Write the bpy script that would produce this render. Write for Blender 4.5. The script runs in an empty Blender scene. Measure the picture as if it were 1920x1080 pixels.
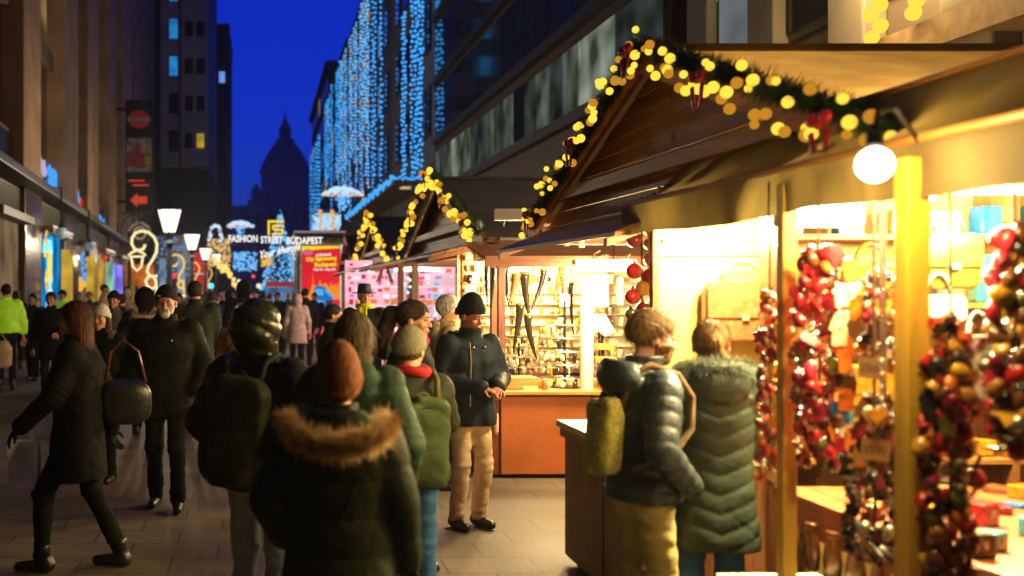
import bpy, math, random
import numpy as np
from mathutils import Vector, Matrix, Euler

RND = random.Random(11)
sc = bpy.context.scene
COL = sc.collection

# ------------------------------------------------------------------ camera
F, CX, CY, CH = 2000.0, 490.0, 540.0, 1.82      # focal length in photo pixels, vanishing point, eye height
cd = bpy.data.cameras.new('camera')
cam = bpy.data.objects.new('camera', cd)
COL.objects.link(cam)
cd.sensor_width = 36.0
cd.lens = F / 1920.0 * 36.0
cd.shift_x = (960.0 - CX) / 1920.0
cd.clip_start = 0.1
cd.clip_end = 3000.0
cam.location = (0, 0, CH)
cam.rotation_euler = (math.radians(90), 0, 0)
cd.dof.use_dof = True
cd.dof.focus_distance = 9.0
cd.dof.aperture_fstop = 1.4
sc.camera = cam

# ------------------------------------------------------------------ dusk sky, the sun just set at the end of the street
w = bpy.data.worlds.new('World')
sc.world = w
w.use_nodes = True
nt = w.node_tree
bg = nt.nodes['Background']
sky = nt.nodes.new('ShaderNodeTexSky')
sky.sky_type = 'NISHITA'
sky.sun_disc = False
sky.sun_elevation = math.radians(-2.0)
sky.sun_rotation = 0.0
sky.ozone_density = 6.0
tint = nt.nodes.new('ShaderNodeMix')
tint.data_type = 'RGBA'
tint.blend_type = 'MULTIPLY'
tint.inputs[0].default_value = 1.0
tint.inputs[7].default_value = (0.05, 0.26, 1.0, 1)
nt.links.new(sky.outputs[0], tint.inputs[6])
nt.links.new(tint.outputs[2], bg.inputs[0])
bg.inputs[1].default_value = 1.5
sd = bpy.data.lights.new('dusk_sun', 'SUN')
sun = bpy.data.objects.new('dusk_sun', sd)
COL.objects.link(sun)
sd.energy = 0.003
sd.angle = math.radians(20)
sd.color = (0.55, 0.65, 1.0)
sun.rotation_euler = (math.radians(-85), 0, 0)
sc.view_settings.view_transform = 'Standard'
sc.view_settings.look = 'None'
sc.view_settings.exposure = 0.1
sc.view_settings.gamma = 1.0
sc.view_settings.use_curve_mapping = False
sc.render.engine = 'CYCLES'
sc.cycles.use_denoising = True
sc.cycles.max_bounces = 6
sc.cycles.diffuse_bounces = 3
sc.cycles.sample_clamp_indirect = 4.0

# ------------------------------------------------------------------ small tools
def at(px, py, Y):
    return Vector(((px - CX) * Y / F, Y, CH - (py - CY) * Y / F))

def on_x(px, X):
    return X * F / (px - CX)

class MB:
    """collects polygons, becomes one mesh"""
    def __init__(s):
        s.v = []; s.f = []; s.n = 0
    def add(s, vs, fs):
        o = len(s.v)
        s.v.extend([tuple(p) for p in vs])
        s.f.extend([tuple(i + o for i in q) for q in fs])
        return s
    def box(s, x0, x1, y0, y1, z0, z1):
        return s.add([(x0,y0,z0),(x1,y0,z0),(x1,y1,z0),(x0,y1,z0),(x0,y0,z1),(x1,y0,z1),(x1,y1,z1),(x0,y1,z1)],
                     [(0,3,2,1),(4,5,6,7),(0,1,5,4),(1,2,6,5),(2,3,7,6),(3,0,4,7)])
    def obox(s, c, d, rot=(0,0,0)):
        m = Euler(rot).to_matrix(); c = Vector(c)
        h = [x / 2 for x in d]
        vs = [c + m @ Vector((a*h[0], b*h[1], e*h[2])) for e in (-1,1) for a, b in ((-1,-1),(1,-1),(1,1),(-1,1))]
        return s.add(vs, [(0,3,2,1),(4,5,6,7),(0,1,5,4),(1,2,6,5),(2,3,7,6),(3,0,4,7)])
    def tube(s, pts, r, n=8, closed=False):
        pts = [Vector(p) for p in pts]
        rs = r if isinstance(r, (list, tuple)) else [r] * len(pts)
        vs = []; fs = []
        t = (pts[1] - pts[0]).normalized()
        u = t.orthogonal().normalized()
        m = len(pts)
        for i, p in enumerate(pts):
            if closed: t2 = (pts[(i+1) % m] - pts[i-1]).normalized()
            else: t2 = (pts[min(i+1, m-1)] - pts[max(i-1, 0)]).normalized()
            u = (u - t2 * u.dot(t2)).normalized()
            b = t2.cross(u)
            for k in range(n):
                a = 2 * math.pi * k / n
                vs.append(p + (u * math.cos(a) + b * math.sin(a)) * rs[i])
        for i in range(m if closed else m - 1):
            j = (i + 1) % m
            for k in range(n):
                l = (k + 1) % n
                fs.append((i*n+k, i*n+l, j*n+l, j*n+k))
        if not closed:
            fs.append(tuple(range(n))[::-1]); fs.append(tuple((m-1)*n + k for k in range(n)))
        return s.add(vs, fs)
    def lathe(s, prof, n=16, c=(0,0,0), sx=1.0, sy=1.0, twist=0.0):
        vs = []; fs = []
        for r, z in prof:
            for k in range(n):
                a = 2 * math.pi * (k + twist) / n
                vs.append((c[0] + r*math.cos(a)*sx, c[1] + r*math.sin(a)*sy, c[2] + z))
        m = len(prof)
        for i in range(m - 1):
            for k in range(n):
                l = (k + 1) % n
                fs.append((i*n+k, i*n+l, (i+1)*n+l, (i+1)*n+k))
        fs.append(tuple(range(n))[::-1]); fs.append(tuple((m-1)*n + k for k in range(n)))
        return s.add(vs, fs)
    def prism(s, poly, axis, d0, d1):
        """poly: list of 2-D points; axis 'x','y' or 'z' is the extrusion direction"""
        def p3(p, d):
            return {'x': (d, p[0], p[1]), 'y': (p[0], d, p[1]), 'z': (p[0], p[1], d)}[axis]
        n = len(poly)
        vs = [p3(p, d0) for p in poly] + [p3(p, d1) for p in poly]
        fs = [tuple(range(n))[::-1], tuple(range(n, 2*n))] + [(i, (i+1) % n, n + (i+1) % n, n + i) for i in range(n)]
        return s.add(vs, fs)
    def ball(s, c, r, seg=10, ring=6, sc_=(1,1,1), rot=None):
        prof = [(math.sin(math.pi*i/ring), -math.cos(math.pi*i/ring)) for i in range(1, ring)]
        vs = [(0,0,-1)]; fs = []
        for q, z in prof:
            for k in range(seg):
                a = 2*math.pi*k/seg
                vs.append((q*math.cos(a), q*math.sin(a), z))
        vs.append((0,0,1)); last = len(vs) - 1
        for k in range(seg):
            fs.append((0, 1 + (k+1) % seg, 1 + k))
            fs.append((last, 1 + (ring-2)*seg + k, 1 + (ring-2)*seg + (k+1) % seg))
        for i in range(ring - 2):
            for k in range(seg):
                l = (k+1) % seg
                fs.append((1+i*seg+k, 1+i*seg+l, 1+(i+1)*seg+l, 1+(i+1)*seg+k))
        m = Euler(rot).to_matrix() if rot else None
        out = []
        for v in vs:
            p = Vector((v[0]*r*sc_[0], v[1]*r*sc_[1], v[2]*r*sc_[2]))
            if m: p = m @ p
            out.append(p + Vector(c))
        return s.add(out, fs)
    def sheet(s, grid):
        """grid: rows of points -> quads"""
        m, n = len(grid), len(grid[0])
        vs = [p for row in grid for p in row]
        fs = [(i*n+j, i*n+j+1, (i+1)*n+j+1, (i+1)*n+j) for i in range(m-1) for j in range(n-1)]
        return s.add(vs, fs)
    def mesh(s, name, mat, smooth=False):
        me = bpy.data.meshes.new(name)
        me.from_pydata(s.v, [], s.f)
        me.validate()
        if mat: me.materials.append(mat)
        if smooth:
            me.polygons.foreach_set('use_smooth', [True] * len(me.polygons))
        me.update()
        return me

def obj(name, geo, mat=None, parent=None, loc=None, rot=None, smooth=False, bevel=0.0):
    me = geo.mesh(name, mat, smooth) if isinstance(geo, MB) else geo
    o = bpy.data.objects.new(name, me)
    COL.objects.link(o)
    if parent is not None: o.parent = parent
    if loc is not None: o.location = loc
    if rot is not None: o.rotation_euler = rot
    if bevel:
        b = o.modifiers.new('bevel', 'BEVEL'); b.width = bevel; b.segments = 2; b.limit_method = 'ANGLE'
    return o

def tag(o, label, cat, group=None, kind=None):
    if label: o['label'] = label
    if cat: o['category'] = cat
    if group: o['group'] = group
    if kind: o['kind'] = kind
    return o

def thing(name, label, cat, loc=(0,0,0), rz=0.0, group=None):
    o = bpy.data.objects.new(name, None)
    COL.objects.link(o)
    o.empty_display_size = 0.1
    o.location = loc; o.rotation_euler = (0, 0, rz)
    return tag(o, label, cat, group)

def struct(name, geo, mat):
    o = obj(name, geo, mat); o['kind'] = 'structure'; return o

def text(name, body, size, mat, parent, loc, rot, extrude=0.01, align='CENTER', shear=0.0, sx=1.0, bold=0.0, fitw=None):
    c = bpy.data.curves.new(name, 'FONT')
    c.body = body; c.size = size; c.extrude = extrude; c.align_x = align; c.align_y = 'CENTER'
    c.shear = shear; c.offset = bold; c.resolution_u = 3
    c.materials.append(mat)
    tmp = bpy.data.objects.new(name, c)
    COL.objects.link(tmp)
    bpy.context.view_layer.update()
    me = bpy.data.meshes.new_from_object(tmp.evaluated_get(bpy.context.evaluated_depsgraph_get()))
    bpy.data.objects.remove(tmp)
    if fitw:
        xs_ = [v.co.x for v in me.vertices]; sx = fitw/(max(xs_)-min(xs_))
    o = bpy.data.objects.new(name, me)
    COL.objects.link(o)
    o.parent = parent; o.location = loc; o.rotation_euler = rot; o.scale = (sx, 1, 1)
    return o

# ------------------------------------------------------------------ materials
MATS = {}
def M(name, col, rough=0.6, var=0.3, scale=6.0, bump=0.15, bscale=60.0, metal=0.0, stretch=(1,1,1), coat=0.0, sheen=0.0, spec=0.5, emit=0.0, ecol=None, trans=0.0):
    if name in MATS: return MATS[name]
    m = bpy.data.materials.new(name); m.use_nodes = True
    t = m.node_tree; n = t.nodes; L = t.links
    b = n['Principled BSDF']
    tc = n.new('ShaderNodeTexCoord'); mp = n.new('ShaderNodeMapping')
    mp.inputs['Scale'].default_value = stretch
    L.new(tc.outputs['Object'], mp.inputs[0])
    no = n.new('ShaderNodeTexNoise'); no.inputs['Scale'].default_value = scale; no.inputs['Detail'].default_value = 5
    L.new(mp.outputs[0], no.inputs['Vector'])
    cr = n.new('ShaderNodeValToRGB')
    cr.color_ramp.elements[0].position = 0.32; cr.color_ramp.elements[1].position = 0.7
    cr.color_ramp.elements[0].color = tuple(max(0, c*(1-var)) for c in col) + (1,)
    cr.color_ramp.elements[1].color = tuple(min(1, c*(1+var*0.7)) for c in col) + (1,)
    L.new(no.outputs['Fac'], cr.inputs[0])
    L.new(cr.outputs[0], b.inputs['Base Color'])
    rr = n.new('ShaderNodeMapRange')
    rr.inputs[3].default_value = max(0.03, rough*0.8); rr.inputs[4].default_value = min(1, rough*1.2)
    L.new(no.outputs['Fac'], rr.inputs[0]); L.new(rr.outputs[0], b.inputs['Roughness'])
    if bump:
        nb = n.new('ShaderNodeTexNoise'); nb.inputs['Scale'].default_value = bscale; nb.inputs['Detail'].default_value = 3
        L.new(mp.outputs[0], nb.inputs['Vector'])
        bp = n.new('ShaderNodeBump'); bp.inputs['Strength'].default_value = bump; bp.inputs['Distance'].default_value = 0.02
        L.new(nb.outputs['Fac'], bp.inputs['Height']); L.new(bp.outputs[0], b.inputs['Normal'])
    b.inputs['Metallic'].default_value = metal
    b.inputs['Specular IOR Level'].default_value = spec
    b.inputs['Coat Weight'].default_value = coat
    b.inputs['Sheen Weight'].default_value = sheen
    b.inputs['Transmission Weight'].default_value = trans
    if emit:
        b.inputs['Emission Color'].default_value = tuple(ecol or col) + (1,)
        b.inputs['Emission Strength'].default_value = emit
    MATS[name] = m
    return m

def canvas(name, col, trans=0.5, scale=2.0):
    m = M(name, col, 0.85, 0.3, scale, 0.3, 120)
    t = m.node_tree; b = t.nodes['Principled BSDF']
    tr = t.nodes.new('ShaderNodeBsdfTranslucent'); mx = t.nodes.new('ShaderNodeMixShader'); mx.inputs[0].default_value = trans
    t.links.new(b.inputs['Base Color'].links[0].from_socket, tr.inputs[0])
    t.links.new(b.outputs[0], mx.inputs[1]); t.links.new(tr.outputs[0], mx.inputs[2])
    t.links.new(mx.outputs[0], t.nodes['Material Output'].inputs[0])
    return m

ORD = ['first','second','third','fourth','fifth','sixth','seventh','eighth','ninth','tenth','eleventh','twelfth','thirteenth','fourteenth','fifteenth','sixteenth','seventeenth','eighteenth','nineteenth','twentieth']
def wood(name, col, rough=0.5, axis='y', var=0.45, coat=0.0):
    st = {'x': (1,14,14), 'y': (14,1,14), 'z': (14,14,1)}[axis]
    return M(name, col, rough, var, 2.2, 0.25, 9, stretch=st, coat=coat)

def E(name, col, strength, sample=False, var=0.0):
    if name in MATS: return MATS[name]
    m = bpy.data.materials.new(name); m.use_nodes = True
    t = m.node_tree; n = t.nodes; L = t.links
    n.remove(n['Principled BSDF'])
    e = n.new('ShaderNodeEmission'); e.inputs[0].default_value = tuple(col) + (1,); e.inputs[1].default_value = strength
    if var:
        tc = n.new('ShaderNodeTexCoord')
        no = n.new('ShaderNodeTexNoise'); no.inputs['Scale'].default_value = 1.1; no.inputs['Detail'].default_value = 1.0
        L.new(tc.outputs['Object'], no.inputs['Vector'])
        mr = n.new('ShaderNodeMapRange'); mr.inputs[1].default_value = 0.3; mr.inputs[2].default_value = 0.7
        mr.inputs[3].default_value = strength*(1-var); mr.inputs[4].default_value = strength*(1+var)
        L.new(no.outputs['Fac'], mr.inputs[0]); L.new(mr.outputs[0], e.inputs[1])
    L.new(e.outputs[0], n['Material Output'].inputs[0])
    if not sample:
        m.cycles.emission_sampling = 'NONE'
    MATS[name] = m
    return m

def lamp_light(name, kind, loc, energy, col, size=0.1, rot=None, parent=None, spot=None):
    d = bpy.data.lights.new(name, kind)
    d.energy = energy; d.color = col
    if kind == 'AREA': d.size = size
    else: d.shadow_soft_size = size
    if kind == 'SPOT' and spot: d.spot_size = spot; d.spot_blend = 0.6
    o = bpy.data.objects.new(name, d); COL.objects.link(o)
    o.location = loc
    if rot: o.rotation_euler = rot
    if parent: o.parent = parent
    return o
# ================================================================== GROUND
gm = bpy.data.materials.new('street_paving'); gm.use_nodes = True
t = gm.node_tree; n = t.nodes; L = t.links; b = n['Principled BSDF']
tc = n.new('ShaderNodeTexCoord')
n1 = n.new('ShaderNodeTexNoise'); n1.inputs['Scale'].default_value = 0.8; n1.inputs['Detail'].default_value = 6
n2 = n.new('ShaderNodeTexNoise'); n2.inputs['Scale'].default_value = 40; n2.inputs['Detail'].default_value = 4
br = n.new('ShaderNodeTexBrick'); br.inputs['Scale'].default_value = 1.0
br.inputs['Brick Width'].default_value = 0.6; br.inputs['Row Height'].default_value = 0.4; br.inputs['Mortar Size'].default_value = 0.010
br.inputs['Color1'].default_value = (0.095, 0.074, 0.050, 1); br.inputs['Color2'].default_value = (0.135, 0.107, 0.074, 1); br.inputs['Mortar'].default_value = (0.045, 0.04, 0.035, 1)
for q in (n1, n2, br): L.new(tc.outputs['Object'], q.inputs['Vector'])
mx = n.new('ShaderNodeMix'); mx.data_type = 'RGBA'; mx.blend_type = 'MULTIPLY'; mx.inputs[0].default_value = 0.8
cr = n.new('ShaderNodeValToRGB'); cr.color_ramp.elements[0].position = 0.3; cr.color_ramp.elements[1].position = 0.75
cr.color_ramp.elements[0].color = (0.35, 0.34, 0.33, 1); cr.color_ramp.elements[1].color = (1.2, 1.1, 0.95, 1)
L.new(n1.outputs['Fac'], cr.inputs[0]); L.new(br.outputs['Color'], mx.inputs[6]); L.new(cr.outputs[0], mx.inputs[7])
L.new(mx.outputs[2], b.inputs['Base Color'])
mr = n.new('ShaderNodeMapRange'); mr.inputs[3].default_value = 0.45; mr.inputs[4].default_value = 0.8
L.new(n1.outputs['Fac'], mr.inputs[0]); L.new(mr.outputs[0], b.inputs['Roughness'])
bp = n.new('ShaderNodeBump'); bp.inputs['Strength'].default_value = 0.35; bp.inputs['Distance'].default_value = 0.01
L.new(n2.outputs['Fac'], bp.inputs['Height']); L.new(bp.outputs[0], b.inputs['Normal'])
struct('ground', MB().add([(-700,-200,0),(700,-200,0),(700,1200,0),(-700,1200,0)], [(0,1,2,3)]), gm)

# ================================================================== LEFT STONE BUILDING
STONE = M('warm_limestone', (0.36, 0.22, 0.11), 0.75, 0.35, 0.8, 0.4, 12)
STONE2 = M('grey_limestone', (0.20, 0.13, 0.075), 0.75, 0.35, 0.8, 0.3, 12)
GRANITE = M('brown_granite', (0.085, 0.045, 0.025), 0.18, 0.4, 30, 0.03, 90)
DARKGLASS = M('dark_window_glass', (0.012, 0.013, 0.016), 0.08, 0.2, 1.0, 0.02, 2)
BRONZE = M('bronze_window_frame', (0.09, 0.065, 0.035), 0.4, 0.2, 4, 0.1, 40, metal=0.5)
IRON = M('black_iron', (0.02, 0.02, 0.022), 0.45, 0.2, 8, 0.1, 60, metal=0.6)
ANG = math.radians(3.43)
lb = thing('stone_building', 'tall limestone building with shop windows along the left of the street', 'building', (-6.16, 29, 0), ANG)
PIL = [(-38,-34),(-29,-25.5),(-19,-16),(-9.5,-6.5),(-1.8,1.2),(6.4,10.6),(14.3,19),(24.5,29.5),(35,38.5)]
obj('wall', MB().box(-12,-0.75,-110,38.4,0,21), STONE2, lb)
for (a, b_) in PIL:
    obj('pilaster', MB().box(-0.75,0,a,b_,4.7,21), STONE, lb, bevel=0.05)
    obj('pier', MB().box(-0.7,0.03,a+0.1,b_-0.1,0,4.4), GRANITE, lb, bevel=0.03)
obj('cornice', MB().box(-0.7,0.45,-110,38.4,4.4,4.62), M('dark_cornice', (0.04,0.033,0.02), 0.5, 0.3, 3), lb, bevel=0.03)
WARMWIN = E('dim_warm_window', (1.0, 0.62, 0.2), 0.16, var=0.7)
for i in range(len(PIL)-1):
    a, b_ = PIL[i][1], PIL[i+1][0]
    for lev in range(4):
        z0 = 5.9 + lev*3.7
        wn = obj('window', MB().box(-0.70,-0.55,a+0.15,b_-0.15,z0,z0+3.0), BRONZE, lb)
        m = 3 if b_-a > 4.5 else 2
        wd = (b_-a-0.5)/m
        for q in range(m):
            obj('pane', MB().box(-0.56,-0.53,a+0.3+q*wd,a+0.2+(q+1)*wd,z0+0.12,z0+2.88), WARMWIN if (i*7+lev*3+q) % 11 == 0 else DARKGLASS, wn)
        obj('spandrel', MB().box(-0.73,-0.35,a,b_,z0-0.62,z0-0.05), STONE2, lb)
    # first-floor windows; their blue reflections are put in further down as glowing dots
    dw = obj('display_window', MB().box(-0.65,-0.28,a+0.05,b_-0.05,4.66,5.7), M('black_sign_panel', (0.012,0.011,0.01), 0.25, 0.2), lb)
    # louvre grille and awning rail
    lv = obj('louvre', MB().box(-0.6,-0.15,a,b_,3.65,4.38), M('louvre_dark', (0.035,0.028,0.015), 0.5), lb)
    sl = MB()
    for q in range(8):
        sl.obox((-0.11,(a+b_)/2,3.72+q*0.085), (0.05,b_-a-0.1,0.05), (0,0.5,0))
    obj('louvre_slat', sl, M('louvre_brass', (0.11,0.085,0.04), 0.4, metal=0.3), lv)
    obj('awning_rail', MB().box(-0.1,0.3,a+0.2,b_-0.2,3.42,3.6), M('awning_wood', (0.16,0.09,0.03), 0.5), lb)
    if i >= 4: obj('rail_lamp', MB().box(0.3,0.34,a+0.3,b_-0.3,3.57,3.61), E('rail_lamp_white', (1,0.78,0.6), 0.9), lb)
    # shop front
    obj('stall_riser', MB().box(-0.55,-0.08,a,b_,0,0.45), GRANITE, lb)
# shop windows, lit from inside
def shopwin(a, b_, mats, parent=lb):
    wn = obj('shop_window', MB().box(-0.7,-0.16,a,b_,0.45,3.65), BRONZE, parent)
    n_ = len(mats); wd = (b_-a)/n_
    for q, mm in enumerate(mats):
        obj('pane', MB().box(-0.16,-0.12,a+q*wd+0.06,a+(q+1)*wd-0.06,0.5,3.55), mm, wn)
    return wn
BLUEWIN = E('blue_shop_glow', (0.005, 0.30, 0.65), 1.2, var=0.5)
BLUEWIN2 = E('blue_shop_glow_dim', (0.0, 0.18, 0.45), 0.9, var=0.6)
YELWIN = E('yellow_shop_glow', (0.75, 0.42, 0.05), 0.25, var=0.7)
GREYWIN = E('grey_shop_glow', (0.4, 0.26, 0.12), 0.4, var=0.7)
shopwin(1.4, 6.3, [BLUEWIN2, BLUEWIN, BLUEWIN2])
shopwin(10.8, 14.2, [YELWIN, GREYWIN, GREYWIN])
shopwin(19.2, 24.4, [YELWIN, DARKGLASS, DARKGLASS])
shopwin(29.7, 34.9, [GREYWIN, DARKGLASS])
shopwin(-6.4, -1.9, [E('cream_shop_glow', (0.5,0.33,0.16), 0.3, var=0.5)])
cb = thing('corner_building', 'tall brown stone building with narrow windows beyond the projecting banner', 'building', (-6.16-0.06*38.6, 67.6, 0), ANG)
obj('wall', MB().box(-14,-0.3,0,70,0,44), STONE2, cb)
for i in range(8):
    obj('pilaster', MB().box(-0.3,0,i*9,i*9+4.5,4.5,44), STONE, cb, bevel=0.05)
    sw_ = obj('shop_window', MB().box(-0.3,-0.1,i*9+4.6,i*9+8.9,0.5,3.8), BRONZE, cb)
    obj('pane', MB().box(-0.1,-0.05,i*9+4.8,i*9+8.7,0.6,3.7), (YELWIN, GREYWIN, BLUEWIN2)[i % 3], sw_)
    for lev in range(9):
        wn = obj('window', MB().box(-0.3,-0.2,i*9+4.8,i*9+8.7,5.5+lev*4.1,8.4+lev*4.1), BRONZE, cb)
        obj('pane', MB().box(-0.2,-0.15,i*9+5.0,i*9+8.5,5.7+lev*4.1,8.2+lev*4.1), DARKGLASS, wn)
obj('cornice', MB().box(-0.3,0.4,0,70,4.1,4.4), STONE, cb)
# neon curls and white figure in the blue window
lbn = MB()
def curl(cx, cz, r, a0, a1, x=-0.30):
    return [Vector((x+0.25, cx + r*math.cos(a0+(a1-a0)*i/14), cz + r*math.sin(a0+(a1-a0)*i/14))) for i in range(15)]
nb_ = obj('neon_curl', MB().tube(curl(2.9,2.55,0.42,2.6,-1.8),0.07,8), E('neon_yellow',(1,0.72,0.08),1.1), lb, smooth=True)
obj('neon_curl', MB().tube(curl(3.1,1.95,0.35,3.0,0.2),0.07,8), E('neon_yellow',(1,0.72,0.08),1.1), lb, smooth=True)
obj('neon_lettering', MB().tube([(-0.05,2.2+0.22*i,3.05+0.17*((i%2)*2-1)) for i in range(7)],0.07,6), E('neon_cyan',(0.25,0.9,1),1.1), lb)
fig = MB().lathe([(0.02,0.45),(0.24,0.5),(0.20,1.2),(0.26,1.6),(0.20,1.75),(0.08,1.85),(0.15,1.98),(0.15,2.15),(0.05,2.28)],12,(0.0,3.0,0),0.3,1)
obj('mannequin', fig, E('lit_white_figure',(0.55,0.85,1.0),0.9,var=0.3), lb, smooth=True)
# blue reflections in the first-floor glass, put in as glowing dots
def sparkle(name, a, b_, z0, z1, mat, n_, x=-0.24, r=0.05, parent=lb, long=1.0):
    mb = MB()
    for i in range(n_):
        mb.ball((x, RND.uniform(a,b_), RND.uniform(z0,z1)), r*RND.uniform(0.6,1.4), 6, 4, (0.5,1,long))
    o = obj(name, mb, mat, parent); o['kind'] = 'stuff'; return o
LBLUE = E('window_blue_led', (0.06,0.36,1.0), 1.0)
LPALE = E('window_pale_led', (0.62,0.52,0.75), 0.75)
LRED = E('window_red_led', (1.0,0.06,0.05), 0.9)
LGOLD = E('window_gold_led', (1.0,0.5,0.06), 0.9)
sparkle('window_lights', 1.5,5.0,4.72,5.05,LBLUE,60,r=0.09); sparkle('window_lights', 4.2,6.2,4.75,5.6,LBLUE,55,r=0.08,long=2)
sparkle('window_lights', 1.6,3.8,5.25,5.65,LPALE,30,r=0.09); obj('sign_panel', MB().box(-0.3,-0.24,1.7,3.3,5.0,5.3), E('gold_panel',(0.5,0.36,0.1),0.5), lb)
sparkle('window_lights', 10.8,13.0,4.75,5.6,LBLUE,36,r=0.06,long=2)
obj('red_square', MB().box(-0.27,-0.24,15.0-1.6,15.0-0.8,5.0,5.45), E('red_sign',(0.75,0.05,0.03),0.8), lb)
obj('red_arrow', MB().prism([(19.4,4.95),(20.6,5.22),(19.4,5.5)],'x',-0.27,-0.23), E('red_sign',(0.75,0.05,0.03),0.8), lb)
sparkle('window_lights', 20.5,24.3,4.7,5.2,LBLUE,30,r=0.06,long=2)
sparkle('window_lights', 19.6,24.2,1.0,3.5,LRED,46,r=0.07,x=-0.06)
sparkle('window_lights', 11.2,13.6,1.4,2.2,LGOLD,12,r=0.12,x=-0.06); sparkle('window_lights', 12.0,13.8,2.0,3.2,LBLUE,26,r=0.09,x=-0.06)  # gold and blue reflections in this bay put in as glowing dots
sparkle('window_lights', 19.2,19.9,0.8,3.3,LGOLD,30,r=0.07,x=-0.06)
sparkle('window_lights', 0.9,1.4,0.8,3.4,LGOLD,24,r=0.06,x=0.16)
for yy, mm in ((6.42,E('amber_strip',(0.9,0.55,0.06),0.5,var=0.6)),(14.35,E('amber_strip',(0.9,0.55,0.06),0.5,var=0.6)),(18.3,E('amber_strip',(0.9,0.55,0.06),0.5,var=0.6)),(25.6,E('violet_strip',(0.25,0.22,1.0),1.0,var=0.5)),(23.9,E('green_strip',(0.3,0.85,0.5),0.55,var=0.8)),(30.6,E('violet_strip',(0.25,0.22,1.0),1.0,var=0.5))):
    obj('light_column', MB().box(-0.1,0.18,yy,yy+0.9,0.9,3.1), mm, lb)
obj('orange_poster', MB().box(0.0,1.5,43,43.06,1.95,3.4), E('orange_poster',(0.9,0.22,0.03),0.5,var=0.6), lb)

# hanging globe lamps in front of the shops
for k, (px, py, Y) in enumerate(((115,437,30.5),(167,462,38.5))):
    p = at(px, py, Y)
    g = thing('globe_lamp', ['bluish glass globe lamp on a rod by the blue shop window','bluish glass globe lamp hanging second along the shop fronts'][k], 'lamp', p, 0, 'globe lamps over the shop fronts')
    obj('globe', MB().ball((0,0,0),0.18,20,12), M('frosted_blue_globe',(0.30,0.45,0.52),0.25,0.25,20,0.1,30,emit=0.10,ecol=(0.4,0.7,0.9)), g, smooth=True)
    obj('rod', MB().tube([(0,0,0.16),(0,0,1.3),(-0.5,0,1.3)],0.035,8), IRON, g)
    obj('cap', MB().lathe([(0.1,0.15),(0.07,0.2),(0.035,0.27)],12), IRON, g)

# projecting banner with three panels
bp_ = at(261, 540, 60); bn = thing('projecting_banner', 'vertical banner with three panels, the lowest with a red arrow', 'banner', (bp_.x, 60, 0))
obj('frame', MB().box(-0.78,0.78,0,0.12,6.1,12.4), M('black_banner_frame',(0.015,0.013,0.012),0.4), bn)
obj('bracket', MB().box(-2.0,-0.78,0.02,0.1,6.6,6.75).box(-2.0,-0.78,0.02,0.1,11.8,11.95), IRON, bn)
p1 = obj('panel', MB().box(-0.7,0.7,-0.05,0,10.35,12.25), M('banner_black',(0.012,0.01,0.01),0.5), bn)
obj('oval_emblem', MB().lathe([(0.62,0),(0.6,0.03),(0.0,0.04)],24,(0,0,0),1.0,0.8), M('oval_red',(0.35,0.03,0.03),0.6,emit=0.05,ecol=(1,0.05,0.05)), p1, (0,-0.05,11.3), (math.radians(90),0,0))
obj('emblem_bar', MB().box(-0.66,0.66,-0.10,-0.09,11.2,11.42), M('emblem_grey',(0.4,0.35,0.33),0.6), p1)
p2 = obj('panel', MB().box(-0.7,0.7,-0.05,0,8.35,10.25), M('banner_picture',(0.30,0.24,0.20),0.6,0.7,2.5,emit=0.03), bn)
obj('printed_figure', MB().prism([(-0.6,8.7),(0.3,8.5),(0.35,9.3),(0.1,9.5),(0.05,9.9),(-0.15,10.0),(-0.25,9.6),(-0.6,9.2)],'y',-0.07,-0.052), M('print_red',(0.4,0.05,0.05),0.6), p2)
obj('printed_patch', MB().box(0.2,0.69,-0.066,-0.052,8.8,9.2), M('print_yellow',(0.6,0.36,0.03),0.6), p2)
p3 = obj('panel', MB().box(-0.7,0.7,-0.05,0,6.2,8.2), M('banner_black',(0.012,0.01,0.01),0.5), bn)
BR = M('banner_red',(0.65,0.06,0.03),0.5,0.1,emit=0.35,ecol=(1,0.08,0.03))
obj('arrow', MB().prism([(-0.5,6.75),(-0.1,6.35),(-0.1,6.55),(0.45,6.55),(0.45,6.98),(-0.1,6.98),(-0.1,7.15)],'y',-0.08,-0.055), BR, p3)
obj('lettering', MB().obox((-0.15,-0.07,7.85),(0.9,0.02,0.1)).obox((0.1,-0.07,7.6),(0.9,0.02,0.1)), BR, p3)

# ring sign on scrolled bracket
rp = at(262, 437, 48); rs = thing('ring_sign', 'round black ring sign with pale letters on an iron bracket', 'sign', rp)
pts = [(0.46*math.cos(a*math.pi/16), 0, 0.46*math.sin(a*math.pi/16)) for a in range(32)]
ringm = MB()
gr = []
for r_, y_ in ((0.34,-0.03),(0.56,-0.03),(0.56,0.03),(0.34,0.03),(0.34,-0.03)):
    gr.append([(r_*math.cos(a*math.pi/20), y_, r_*math.sin(a*math.pi/20)) for a in range(41)])
obj('ring', ringm.sheet(gr), M('ring_black',(0.012,0.014,0.02),0.4), rs)
PALE = M('pale_letter',(0.6,0.58,0.5),0.5,0.1,emit=0.12)
for i, ch in enumerate('WORLD CLASS'):
    a = math.radians(160 - i*14)
    if ch != ' ':
        text('letter', ch, 0.19, PALE, rs, (0.45*math.cos(a),-0.045,0.45*math.sin(a)), (math.radians(90), -(a-math.pi/2), 0), 0.004)
obj('inner_ring', MB().tube([(0.26*math.cos(a*math.pi/16),0,0.26*math.sin(a*math.pi/16)) for a in range(32)],0.03,6,True), PALE, rs)
obj('bracket', MB().tube([(0,0,0.56),(0,0,0.9),(-0.8,0,0.9)],0.03,6).tube([(0,0,0.7),(-0.35,0,0.85),(-0.7,0,0.6),(-0.8,0,0.2)],0.025,6), IRON, rs)

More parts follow.
